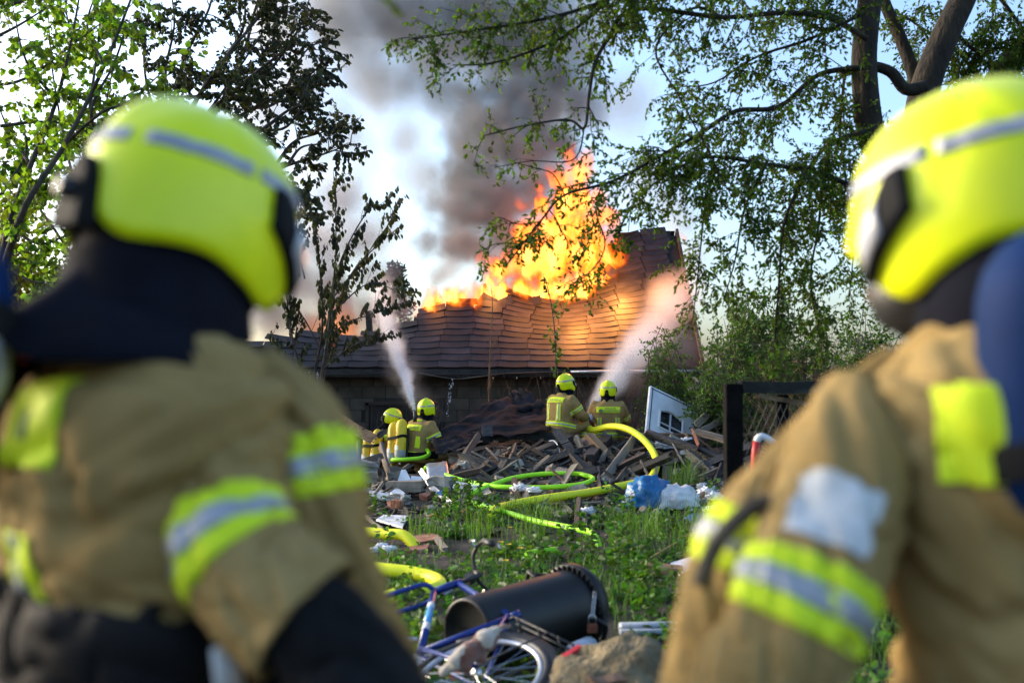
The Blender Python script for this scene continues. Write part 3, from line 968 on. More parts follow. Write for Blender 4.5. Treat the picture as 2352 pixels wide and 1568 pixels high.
def green_left():
    t = Plant(31)
    base = V((P(-60, 1200, 11).x, 11, 0))
    lv = dict(per_m=34, size=.088, hang=.45, wild=.7)
    t.limb([base, P(-40, 800, 11), P(0, 640, 11)], .10, .075, 8)
    arms = [((0, 640), (60, 470), (150, 330), (240, 150), (300, 0), (330, -80)), ((0, 640), (20, 520), (70, 380), (130, 230), (170, 60), (190, -60)), ((0, 290), (90, 280), (170, 290), (230, 330), (260, 430)),
            ((60, 470), (150, 440), (230, 445), (300, 380)), ((150, 330), (230, 260), (300, 230), (400, 140)), ((20, 520), (90, 560), (160, 540), (190, 560)), ((-40, 200), (60, 180), (170, 100), (250, 40)),
            ((70, 380), (20, 300), (-20, 200)), ((130, 230), (60, 140), (30, 20)), ((-40, 560), (60, 640), (130, 650)), ((0, 450), (60, 350), (40, 250)), ((240, 150), (200, 60), (230, -40)), ((230, 330), (210, 250), (260, 150), (290, 60)),
            ((-40, 100), (40, 60), (120, 10)), ((-40, 30), (60, 0), (160, -40))]
    for i, f in enumerate(arms):
        path = t.limb([P(a, b, 11 + (i % 4 - 1.5) * .35 * min(1, k)) for k, (a, b) in enumerate(f)], .022 if i > 1 else .045, .005, 6, thick=i < 2)
        t.sprout(path, 5.0, .6, .006, 1, .1, bias=(.1, 0, .05), droop=.3, leaves=lv, sub=9)
    t.finish('young_maple_tree', 'slender maple with bright green leaves at the far left edge', 'tree', MAT['bark_l'], MAT['leaf_l'], base, width=.75)

    t = Plant(32)
    base = V((P(190, 1000, 14).x, 14, 0))
    lv = dict(per_m=32, size=.095, hang=.6, wild=.6)
    for i, f in enumerate([((188, 1000), (188, 700), (182, 520), (200, 300), (225, 100), (240, -60)), ((185, 560), (230, 380), (250, 200), (300, 40)), ((190, 500), (150, 330), (120, 160), (110, 20)), ((188, 620), (120, 520), (60, 430), (20, 330)),
                           ((205, 280), (290, 220), (340, 200)), ((220, 140), (160, 60), (150, -20)), ((230, 380), (290, 330), (330, 330)), ((188, 660), (240, 600), (260, 520))]):
        path = t.limb([P(a, b, 14 + (i % 3 - 1) * .3 * min(1, k)) for k, (a, b) in enumerate(f)], .05 if i == 0 else .022, .006, 6)
        t.sprout(path, 4.4, .75, .007, 1, .25, bias=(0, 0, .1), droop=.3, leaves=lv, sub=8)
    t.finish('thin_maple_tree', 'thin upright maple just left of the wilted maple crown', 'tree', MAT['bark_l'], MAT['leaf_l'], base, width=.75)

    for nm, lab, seed, cx, py0, py1, wpx, Y, mat, dens in [
        ('sunlit_bush', 'bushes coloured yellow as if sunlit at the left edge below the maple', 41, 10, 450, 760, 60, 19, 'leaf_sun', 90),
        ('garden_hedge', 'tall loose hedge behind the left firefighter in front of the glowing sky', 42, 110, 560, 900, 140, 20, 'leaf_l', 120),
        ('dark_hedge', 'dark hedge row left of the house behind the firefighter', 43, 330, 600, 960, 130, 22, 'leaf_sh', 150)]:
        t = Plant(seed)
        base = V((P(cx, 900, Y).x, Y, 0))
        for k in range(9):
            x = cx + t.rnd.uniform(-wpx, wpx) * .6
            top = P(x + t.rnd.uniform(-50, 50), py0 + t.rnd.uniform(0, 120), Y + t.rnd.uniform(-.6, .6))
            b = V((base.x + t.rnd.uniform(-.3, .3), Y, 0))
            path = t.limb([b, b.lerp(top, .5) + t.rv() * .12, top], .035, .008, 5, thick=False)
            t.sprout(path, 6.0, .8, .008, 1, .2, droop=.1, leaves=dict(per_m=dens / 3.4, size=.10, hang=.2), sub=8)
        t.finish(nm, lab, 'bush', MAT['bark_l'], MAT[mat], base, width=.7, stem='stems')
green_left()

def saplings():
    t = Plant(51)
    base = V((P(712, 985, 17.6).x, 17.6, -.1))
    lv = dict(per_m=30, size=.11, hang=1.3, wild=.28)
    stems = [((715, 1000), (735, 880), (752, 780), (768, 650), (800, 560), (850, 480), (888, 470)), ((712, 1000), (722, 860), (740, 760), (735, 620), (715, 480), (705, 395)), ((706, 1000), (690, 860), (668, 760), (655, 650), (640, 560)),
             ((720, 1000), (745, 850), (760, 760), (800, 640), (870, 560), (920, 520)), ((745, 780), (800, 740), (860, 720), (940, 690)), ((750, 760), (770, 600), (770, 470), (765, 390)), ((735, 800), (690, 720), (640, 690)),
             ((752, 700), (830, 600), (900, 500), (885, 460)), ((740, 850), (800, 800), (850, 780), (900, 770)), ((690, 860), (650, 820), (620, 760)), ((700, 640), (680, 540), (690, 440)), ((760, 720), (850, 650), (930, 680))]
    for i, f in enumerate(stems):
        path = t.limb([P(a, b, 17.6 + (i % 4 - 1.5) * .25 * min(1, k * .5)) for k, (a, b) in enumerate(f)], .034 if i < 4 else .016, .005, 6)
        t.sprout(path, 5.4, .42, .004, 0, .3, bias=(.2, 0, .5), droop=-.05, leaves=lv, spread=.6)
        t.sprout(path, 2.6, .65, .006, 1, .25, bias=(.2, 0, .5), droop=-.05, leaves=lv, spread=.6)
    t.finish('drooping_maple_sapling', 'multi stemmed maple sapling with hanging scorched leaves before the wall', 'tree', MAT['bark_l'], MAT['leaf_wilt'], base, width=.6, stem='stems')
    for nm, lab, seed, f, leaves, wx in [
        ('bare_sapling', 'thin bare sapling in front of the middle of the roof', 52, ((1122, 960), (1124, 860), (1128, 780), (1131, 700), (1128, 660)), None, 1),
        ('leafy_sapling', 'thin sapling with small green leaves rising before the flames', 53, ((1280, 930), (1278, 850), (1272, 740), (1258, 660), (1248, 645)), dict(per_m=22, size=.10, hang=.8, wild=.5), 1)]:
        t = Plant(seed)
        pts = [P(a, b, 18.6) for a, b in f]
        base = V((pts[0].x, 18.6, H(pts[0].x, 18.6)))
        path = t.limb([base] + pts[1:], .02, .005, 6)
        t.sprout(path, 7.0, .40, .004, 0 if leaves else 1, .3, bias=(0, 0, .5), droop=0, leaves=leaves, spread=.8)
        t.finish(nm, lab, 'tree', MAT['twig_red'] if not leaves else MAT['bark_l'], MAT['leaf_sh'], base, width=.6, stem='stem')
saplings()

def conifer():
    t = Plant(61)
    base = V((P(908, 900, 46).x, 46, -.4))
    top = P(902, 612, 46)
    t.limb([base, base.lerp(top, .6), top], .22, .03, 6)
    hgt = top.z - base.z
    for k in range(520):
        z = t.rnd.random() ** .8
        r = 1.15 * (1 - z) ** .6 + .1
        a = t.rnd.uniform(0, 6.28)
        p = V((base.x + math.cos(a) * r * t.rnd.uniform(.3, 1), base.y + math.sin(a) * r, base.z + hgt * (.25 + .75 * z)))
        for j in range(5):
            t.leaf(p + t.rv() * .22, (t.rv() + V((math.cos(a), math.sin(a), .1))).normalized(), t.rnd.uniform(.12, .3))
    t.finish('far_pine_tree', 'distant grey green conifer behind the smoke left of the flames', 'tree', MAT['bark_l'], MAT['conifer'], base, width=.4)
conifer()

def right_shrubs():
    def bush(nm, lab, seed, cx, Y, top, wpx, n, lsz, per, mat='leaf_sh', L=.5, z0=None, spread=1.0):
        t = Plant(seed)
        bx = P(cx, 900, Y).x
        base = V((bx, Y, H(bx, Y)))
        for k in range(n):
            x = cx + t.rnd.gauss(0, .45) * wpx
            fall = 1 - .55 * min(1, abs(x - cx) / wpx) ** 1.5
            h0 = P(cx, top, Y).z - base.z
            tp = V((P(x, 900, Y).x, Y + t.rnd.uniform(-.7, .7) * spread, base.z + h0 * fall * t.rnd.uniform(.55, 1.05)))
            b = base + V((t.rnd.gauss(0, .18), t.rnd.gauss(0, .15), 0))
            path = t.limb([b, b.lerp(tp, .55) + V((t.rnd.gauss(0, .1), t.rnd.gauss(0, .1), .12)), tp], .014, .004, 4, thick=False)
            t.sprout(path, 7.0, L, .005, 1, .08, droop=.15, leaves=dict(per_m=per * 1.9, size=lsz, hang=.1), sub=11)
        t.finish(nm, lab, 'bush', MAT['bark_l'], MAT[mat], base, width=.55, stem='stems')
    bush('elder_shrub', 'bright green shrub right of the wide water jet', 71, 1525, 17.2, 735, 60, 15, .055, 22)
    bush('bramble_shrub', 'leafy shrub growing over the leaning white door', 72, 1655, 15.0, 770, 60, 18, .055, 24)
    bush('garden_bush', 'dense green bush behind the black fence post', 73, 1690, 17.0, 690, 110, 26, .06, 22)
    bush('hedge_bush', 'broad green bush left of the right firefighter shoulder', 74, 1850, 15.5, 700, 130, 30, .06, 22)
    bush('shaded_bush', 'dark green bush right behind the right firefighter', 75, 2000, 14.0, 690, 120, 24, .06, 20)
    bush('far_bush', 'bush in the back corner beside the right end of the house', 76, 1760, 20.5, 640, 130, 20, .08, 18, L=.7)
    bush('edge_bush', 'tall bush behind the blue cylinder at the right edge', 77, 2280, 13, 500, 170, 26, .07, 20, L=.7)
    # twig thickets
    def thicket(nm, lab, x0, x1, Y0, Y1, n, h, lean, seed, mat):
        t = Plant(seed)
        r = t.rnd
        for k in range(n):
            x, y = r.uniform(x0, x1), r.uniform(Y0, Y1)
            b = V((x, y, H(x, y) - .02))
            d = V((r.gauss(0, lean), r.gauss(0, lean * .6), 1)).normalized()
            ln = h * r.uniform(.45, 1.1)
            pts = [b]
            for j in range(4):
                d = (d + V((r.gauss(0, .14), r.gauss(0, .1), -.04 * j))).normalized()
                pts.append(pts[-1] + d * ln / 4)
            t.wood.tube(pts, [.006, .005, .004, .003, .0015], 3, caps=False)
            if r.random() < .5:
                t.sprout(pts, 2.2, .3, .003, 0, .3, droop=0)
        o = t.wood.build(nm, mat)
        tag(o, lab, kind='stuff')
    thicket('dry_stalks', 'thicket of reddish dry stalks along the house wall', -.4, 2.2, 17.6, 19.6, 330, 1.35, .33, 81, MAT['twig_red'])
    thicket('bramble_tangle', 'tangle of brown bramble canes behind the fence', 3.6, 6.2, 11.5, 16, 420, 1.9, .4, 82, MAT['twig_red'])
    thicket('wall_stalks', 'thin dark stalks before the left part of the house wall', -4.6, -.6, 18.2, 19.8, 60, 1.3, .35, 83, MAT['bark_l'])
right_shrubs()
print('LEAVES', sum(len(o.data.polygons) for o in bpy.data.objects if o.type == 'MESH' and o.name.startswith('crown')) // 2)

# ---- blurred sprig hanging in at the top, close to the lens
def sprig():
    t = Plant(91)
    path = t.limb(PP(1.9, (790, -60), (850, -15), (905, 8), (922, 30)), .003, .001, 5, thick=False)
    for p, d, s in [(P(872, -4, 1.9), (.7, 0, -.4), .035), (P(895, 8, 1.9), (.6, .2, -.5), .04), (P(850, -18, 1.9), (.7, -.2, .1), .04)]:
        t.leaf(p, V(d).normalized(), s)
    t.finish('overhanging_sprig', 'blurred leafy sprig dipping in at the top edge left of the smoke', 'twig', MAT['bark_r'], MAT['leaf_r'], P(790, -60, 1.9), stem='stem', crown='leaves')
sprig()

# ================================================================== FIREFIGHTERS
def eval_mesh(o):
    dg = bpy.context.evaluated_depsgraph_get()
    dg.update()
    return bpy.data.meshes.new_from_object(o.evaluated_get(dg))

def loft(mb, rings, n=18):
    """rings of (centre, side vector, depth vector)"""
    vs, fs = [], []
    for c, a, b in rings:
        for k in range(n):
            t = 2 * math.pi * k / n
            ca, sa = math.cos(t), math.sin(t)
            ca, sa = math.copysign(abs(ca) ** .85, ca), math.copysign(abs(sa) ** .85, sa)
            vs.append(V(c) + V(a) * ca + V(b) * sa)
    for i in range(len(rings) - 1):
        for k in range(n):
            k2 = (k + 1) % n
            fs.append((i * n + k, i * n + k2, (i + 1) * n + k2, (i + 1) * n + k))
    fs.append(tuple(reversed(range(n))))
    fs.append(tuple((len(rings) - 1) * n + k for k in range(n)))
    mb.add(vs, fs)

def ball(mb, c, r, n=10):
    c = V(c)
    if not hasattr(r, '__len__'):
        r = (r, r, r)
    rings = []
    for i in range(1, n):
        a = math.pi * i / n
        rings.append((c + V((0, 0, -math.cos(a) * r[2])), V((math.sin(a) * r[0], 0, 0)), V((0, math.sin(a) * r[1], 0))))
    loft(mb, rings, 12)

def hand(mb, w, d, up, side):
    """glove with a palm, four fingers and a thumb, slightly curled"""
    w, d, up = V(w), V(d).normalized(), V(up)
    s = d.cross(up).normalized() * side
    up = s.cross(d).normalized() * side
    mb.tube([w - d * .02, w + d * .05, w + d * .10], [.036, .043, .040], 8, flat=.62)
    for i, (off, ln) in enumerate([(-.032, .075), (-.011, .085), (.011, .08), (.031, .062)]):
        b = w + d * .095 + s * off
        mb.tube([b, b + d * ln * .5 - up * .012, b + d * ln * .85 - up * .04, b + d * ln * .8 - up * .065], [.0125, .012, .011, .009], 6)
    b = w + d * .03 - s * .036
    mb.tube([b, b - s * .025 + d * .03 - up * .01, b - s * .028 + d * .065 - up * .03], [.016, .014, .011], 6)

def remesh(mb, voxel, smooth=3, folds=0.0, fscale=9.0, seed=0):
    me = bpy.data.meshes.new('figure')
    me.from_pydata(mb.v, [], mb.f)
    o = link('figure', me)
    md = o.modifiers.new('r', 'REMESH')
    md.mode, md.voxel_size = 'VOXEL', voxel
    sm = o.modifiers.new('s', 'SMOOTH')
    sm.factor, sm.iterations = .5, smooth
    out = eval_mesh(o)
    bpy.data.objects.remove(o)
    n = len(out.vertices)
    co = np.empty(n * 3, np.float32)
    no = np.empty(n * 3, np.float32)
    out.vertices.foreach_get('co', co)
    out.vertices.foreach_get('normal', no)
    co, no = co.reshape(-1, 3), no.reshape(-1, 3)
    if folds:
        for i in range(n):
            x, y, z = co[i]
            p = V((x * fscale * .9 + seed, y * fscale * .9, z * fscale * .62))
            w = noise.noise_vector(p * .5) * 1.1
            q = V((p.x * .8, p.y * .8, p.z * 1.5)) + w
            n1, n2 = noise.noise(q), noise.noise(q * 1.9 + V((7, 3, 1)))
            f = -math.exp(-(n1 / .13) ** 2) - .5 * math.exp(-(n2 / .12) ** 2) + .5 * noise.noise(p * .7)
            co[i] += no[i] * folds * f * .6
        out.vertices.foreach_set('co', co.ravel())
    out.polygons.foreach_set('use_smooth', [True] * len(out.polygons))
    out.update()
    return out

def cutout(src, planes, keep, off, name, mat, parent):
    """piece of clothing or tape lying on the figure: cut from its surface by planes and lifted off it"""
    bm = bmesh.new()
    bm.from_mesh(src)
    for p, n in planes:
        bmesh.ops.bisect_plane(bm, geom=bm.verts[:] + bm.edges[:] + bm.faces[:], plane_co=V(p), plane_no=V(n), clear_outer=True)
    if keep:
        bad = [f for f in bm.faces if not keep(f.calc_center_median(), f.normal)]
        bmesh.ops.delete(bm, geom=bad, context='FACES')
    bm.normal_update()
    for v in bm.verts:
        v.co += v.normal * off
    if not bm.faces:
        bm.free()
        return None
    me = bpy.data.meshes.new(name)
    bm.to_mesh(me)
    bm.free()
    me.materials.clear()
    me.materials.append(mat)
    me.polygons.foreach_set('use_smooth', [True] * len(me.polygons))
    o = link(name, me, parent)
    sd = o.modifiers.new('thickness', 'SOLIDIFY')
    sd.thickness, sd.offset = .0025, -1
    return o

def stripe(src, a, b, t0, t1, rmax, off, parent, keep=None, name='reflective_stripe'):
    """yellow band with a silver middle round the limb that runs from a to b"""
    a, b = V(a), V(b)
    d = (b - a).normalized()
    L = (b - a).length
    def near(c, n):
        t = (c - a).dot(d)
        return (c - a - d * t).length < rmax and (keep is None or keep(c, n))
    o = cutout(src, [(a + d * t1, d), (a + d * t0, -d)], near, off, name, MAT['hivis'], parent)
    w = t1 - t0
    if o:
        cutout(src, [(a + d * (t0 + .66 * w), d), (a + d * (t0 + .34 * w), -d)], near, off + .0022, 'silver_strip', MAT['silver'], o)
    return o

def helmet(parent, c, yaw, pitch=0.0, roll=0.0, s=1.0):
    """composite fire helmet; front is +y"""
    hw, hl, hh = .132 * s, .160 * s, .150 * s
    def rim(az):                      # az 0 is the front
        a = abs(((az + math.pi) % (2 * math.pi)) - math.pi)
        z = -.015
        z += -.100 * math.exp(-((a - rad(56)) / rad(25)) ** 2)
        z += -.066 * ss(rad(50), rad(95), a) + -.012 * ss(rad(110), rad(165), a)
        z += .045 * math.exp(-((a - math.pi) / rad(20)) ** 2)
        return z * s
    def pt(az, z, off=0.0):
        f = z / hh
        r = math.sqrt(max(0, 1 - f * f)) ** .88 if z > 0 else 1 - .10 * (z / (.12 * s)) ** 2 + .02 * z / s
        a = abs(((az + math.pi) % (2 * math.pi)) - math.pi)
        ex = 1.0
        if z < .03 * s:
            ex += .12 * math.exp(-(a / rad(34)) ** 2) * ss(.03 * s, -.02 * s, z) if z > -.03 * s else .12 * math.exp(-(a / rad(34)) ** 2)
        ex += .035 * math.exp(-((a - rad(60)) / rad(25)) ** 2) * (z < 0)
        x, y = hw * r * math.sin(az) * ex, hl * r * math.cos(az) * ex
        n = V((x / hw ** 2, y / hl ** 2, max(z, 0) / hh ** 2 + 1e-6)).normalized()
        crest = .010 * s * math.exp(-(x / (.022 * s)) ** 2) * ss(.02 * s, .12 * s, z)
        groove = -.004 * s * math.exp(-((a - rad(92) - z * 3.0) / .05) ** 2) * (z > -.03 * s) - .003 * s * math.exp(-((a - rad(135) + z * 2.5) / .05) ** 2)
        return V((x, y, z)) + n * (off + crest + groove)
    root = empty('helmet', c, 0)
    root.parent = parent
    root.rotation_euler = (pitch, roll, yaw)
    NA, NV = 72, 20
    m = MB()
    vs, fs = [], []
    for i in range(NA):
        az = 2 * math.pi * i / NA
        zr = rim(az)
        for j in range(NV):
            t = j / (NV - .35)
            z = zr + (hh - zr) * math.sin(t * math.pi / 2)
            vs.append(pt(az, z))
    top = len(vs)
    vs.append(V((0, 0, hh + .010 * s)))
    for i in range(NA):
        i2 = (i + 1) % NA
        for j in range(NV - 1):
            fs.append((i * NV + j, i * NV + j + 1, i2 * NV + j + 1, i2 * NV + j))
        fs.append((i * NV + NV - 1, top, i2 * NV + NV - 1))
    m.add(vs, fs)
    sh = m.build('shell', MAT['helmet'], root, True)
    sd = sh.modifiers.new('thickness', 'SOLIDIFY')
    sd.thickness, sd.offset = .005 * s, -1
    def patch(name, azf, z0f, z1f, mat, off, th, n=14, k=5, par=None):
        """curved plate on the shell between two azimuths (pairs per corner row)"""
        q = MB()
        vs, fs = [], []
        for lay in (off, off + th):
            for i in range(n + 1):
                az = azf[0] + (azf[1] - azf[0]) * i / n
                za, zb = z0f(i / n), z1f(i / n)
                for j in range(k + 1):
                    vs.append(pt(az, za + (zb - za) * j / k, lay))
        S = (n + 1) * (k + 1)
        for i in range(n):
            for j in range(k):
                a = i * (k + 1) + j
                fs += [(S + a, S + a + k + 1, S + a + k + 2, S + a + 1)]
        edge = [i * (k + 1) for i in range(n + 1)] + [n * (k + 1) + j for j in range(1, k + 1)] + [i * (k + 1) + k for i in range(n - 1, -1, -1)] + [j for j in range(k - 1, 0, -1)]
        for i in range(len(edge)):
            a, b = edge[i], edge[(i + 1) % len(edge)]
            fs.append((a, b, S + b, S + a))
        q.add(vs, fs)
        return q.build(name, mat, par or root, True)
    for a0, a1 in ((rad(30), rad(88)), (rad(93), rad(150)), (rad(160), rad(178)), (rad(182), rad(200)), (rad(210), rad(267)), (rad(272), rad(330))):
        am = (a0 + a1) / 2
        patch('reflective_band', (a0, a1), lambda t: .040 * s, lambda t: .060 * s, MAT['silver'], .0008, .0015)
    for sg in (1, -1):
        pod = patch('lamp_mount', (sg * rad(42), sg * rad(78)), lambda t: (-.085 + .07 * t) * s, lambda t: (-.045 + .085 * min(1, t * 1.3)) * s, MAT['black'], .001, .012 * s, 8, 4)
        patch('lamp_lens', (sg * rad(46), sg * rad(63)), lambda t: (-.068 + .035 * t) * s, lambda t: (-.038 + .05 * t) * s, MAT['lens'], .0135 * s, .003, 6, 3, pod)
    br = MB()
    br.prism([(-.034 * s, -.085 * s), (.034 * s, -.085 * s), (.026 * s, -.01 * s), (.014 * s, .015 * s), (-.014 * s, .015 * s), (-.026 * s, -.01 * s)], .03 * s, o=(0, -hl - .002 * s, 0))
    k = br.build('rear_bracket', MAT['black'], root)
    bevel(k, .006 * s)
    MB().tube([(0, -hl - .012 * s, -.035 * s), (0, -hl - .032 * s, -.035 * s)], [.016 * s, .013 * s], 12).build('adjuster_knob', MAT['rubber'], k, True)
    # leather band under the shell and the cloth neck guard
    g = MB()
    vs, fs = [], []
    az0, az1, na, nv = rad(62), rad(298), 40, 7
    for i in range(na + 1):
        az = az0 + (az1 - az0) * i / na
        back = math.exp(-((az - math.pi) / rad(70)) ** 2)
        for j in range(nv):
            t = j / (nv - 1)
            z = rim(az) + .02 * s - t * (.150 + .06 * back) * s
            r = .90 - .10 * math.sin(t * math.pi) + (.22 + .42 * back) * max(0, t - .35) ** 1.3 * 1.4 + .022 * math.sin(az * 8) * t
            vs.append(V((hw * r * math.sin(az), hl * r * math.cos(az) - .012 * s * t, z)))
    for i in range(na):
        for j in range(nv - 1):
            a = i * nv + j
            fs.append((a, a + nv, a + nv + 1, a + 1))
    g.add(vs, fs)
    ng = g.build('neck_guard', MAT['navy'], root, True)
    sd = ng.modifiers.new('thickness', 'SOLIDIFY')
    sd.thickness = .005
    return root

def figure(J, bulk=1.0):
    """jacketed figure from joints (local, facing +y)"""
    m = MB()
    pel, chest, neck, head = V(J['pelvis']), V(J['chest']), V(J['neck']), V(J['head'])
    side = V((1, 0, 0))
    if 'twist' in J:
        side = Matrix.Rotation(J['twist'], 3, 'Z') @ side
    ax = (neck - pel).normalized()
    dep = side.cross(ax).normalized() * -1
    B = bulk
    r = [(pel - ax * .14, .165, .125), (pel - ax * .02, .20, .15), (pel.lerp(chest, .35), .195, .15), (pel.lerp(chest, .75), .215, .16), (chest, .235, .165), (chest.lerp(neck, .45), .23, .15), (chest.lerp(neck, .75), .16, .115), (neck, .085, .085), (neck + (head - neck) * .4, .066, .07)]
    loft(m, [(c, side * a * B, dep * b * B) for c, a, b in r], 20)
    ball(m, head, (.078, .098, .12))
    f = (head + V((0, .095, -.015)))
    ball(m, f, (.014, .018, .022), 6)                       # nose
    ball(m, head + V((0, .06, -.085)), (.04, .04, .035), 6)  # chin
    for s in (-1, 1):
        ball(m, head + V((s * .08, -.005, -.01)), (.012, .022, .032), 6)
    for k, s in (('L', -1), ('R', 1)):
        sh, el, wr = V(J['sho' + k]), V(J['elb' + k]), V(J['wri' + k])
        A = B * (J.get('thin', 1.0) if k in J.get('sleeved', '') else 1.0)
        m.tube([chest.lerp(neck, .3) + side * s * .1, sh, sh.lerp(el, .35), el - (el - sh) * .06, el + (wr - el) * .1, el.lerp(wr, .55), wr], [.10 * A, .092 * A, .086 * A, .078 * A, .076 * A, .069 * A, .056 * B], 12)
        hd = (wr - el).normalized()
        hand(m, wr, hd, V((0, 0, 1)) if abs(hd.z) < .8 else V((0, 1, 0)), s)
        hp, kn, an = V(J['hip' + k]), V(J['kne' + k]), V(J['ank' + k])
        m.tube([pel.lerp(hp, .6), hp, hp.lerp(kn, .5), kn, kn.lerp(an, .4), an + (kn - an) * .1, an], [.10, .115, .102, .085, .088, .078, .066], 12)
        toe = V(J['toe' + k])
        m.tube([an + (an - kn).normalized() * .02 + (an - toe).normalized() * .03, an.lerp(toe, .35), an.lerp(toe, .8), toe], [.055, .056, .050, .034], 10)
    for pts, rr in J.get('extra', ()):
        m.tube(smooth_path(pts, 4), np.interp(np.linspace(0, 1, len(smooth_path(pts, 4))), np.linspace(0, 1, len(rr)), rr), 14)
    return m

def firefighter(name, label, loc, rz, J, voxel=.018, fold=.008, seed=0, head_yaw=0.0, head_pitch=0.0, head_roll=0.0, bands=(), hs=1.0, bulk=1.1, group=None, zbody=None):
    root = empty(name, loc, rz, label, 'person', group)
    fig = remesh(figure(J, bulk), voxel, 3, fold, 7.0 if fold > .02 else 10.0, seed)
    fig.materials.append(MAT['tan'])
    fig.materials.append(MAT['skin'])
    fig.materials.append(MAT['black'])
    hd, nk = V(J['head']), V(J['neck'])
    mi = []
    for f in fig.polygons:
        c = V(f.center)
        i = 0
        if (c - hd).length < .16 and c.z > nk.z + .03:
            i = 1 if (c.y > hd.y + .02) else 2
        for k in 'LR':
            wr, el = V(J['wri' + k]), V(J['elb' + k])
            d = (wr - el).normalized()
            t = (c - el).dot(d)
            if t > (wr - el).length * J.get('cuff', .8) and (c - el - d * t).length < .14:
                i = 2
            an, toe = V(J['ank' + k]), V(J['toe' + k])
            if (c - an).length < .13 or (c - toe).length < .14:
                i = 2
        mi.append(i)
    fig.polygons.foreach_set('material_index', mi)
    b = link('body', fig, root)
    helmet(root, hd + V((0, 0, .045)), head_yaw, head_pitch, head_roll, hs)
    return root, b, fig

def arm_band(fig, J, k, body, t0, t1, part='u', off=.004, rm=.155):
    sh, el, wr = V(J['sho' + k]), V(J['elb' + k]), V(J['wri' + k])
    a, b = (sh, el) if part == 'u' else (el, wr)
    return stripe(fig, a, b, t0, t1, rm, off, body)

def back_patch(fig, J, root, x0, x1, d0, d1, name='name_patch', mat='hivis', front=False, off=.004, nmin=.12):
    """panel on the back; d is measured down from the neck along the spine"""
    pel, neck = V(J['pelvis']), V(J['neck'])
    ax = (pel - neck).normalized()
    side = V((1, 0, 0))
    if 'twist' in J:
        side = Matrix.Rotation(J['twist'], 3, 'Z') @ side
    out = side.cross(ax).normalized()
    if out.y > 0:
        out = -out
    if front:
        out = -out
    return cutout(fig, [(neck + ax * d1, ax), (neck + ax * d0, -ax), (neck + side * x1, side), (neck + side * x0, -side)],
                  lambda c, n: n.dot(out) > nmin and (c - neck).dot(out) > (-.02 if nmin > 0 else -.10), off, name, MAT[mat], root)

def waist_band(fig, J, root, d0, d1):
    pel, neck = V(J['pelvis']), V(J['neck'])
    return stripe(fig, neck, pel, d0, d1, .27, .004, root, name='waist_stripe')

def lettering(patch, fig, J, lines, size, x, d, mat='grey_ink'):
    """printed words on a back panel"""
    pel, neck = V(J['pelvis']), V(J['neck'])
    ax = (pel - neck).normalized()
    side = V((1, 0, 0))
    if 'twist' in J:
        side = Matrix.Rotation(J['twist'], 3, 'Z') @ side
    out = side.cross(ax).normalized()
    if out.y > 0:
        out = -out
    vs = np.array([tuple(v.co) for v in patch.data.vertices])
    dep = max(float((V(v) - neck).dot(out)) for v in vs) + .004
    for i, (tx, sz, xx, dd) in enumerate(lines):
        o = neck + side * xx + ax * dd + out * dep
        R = Matrix((side, -ax, out)).transposed().to_4x4()
        text_mesh('lettering', tx, sz, MAT[mat], patch, Matrix.Translation(o) @ R)

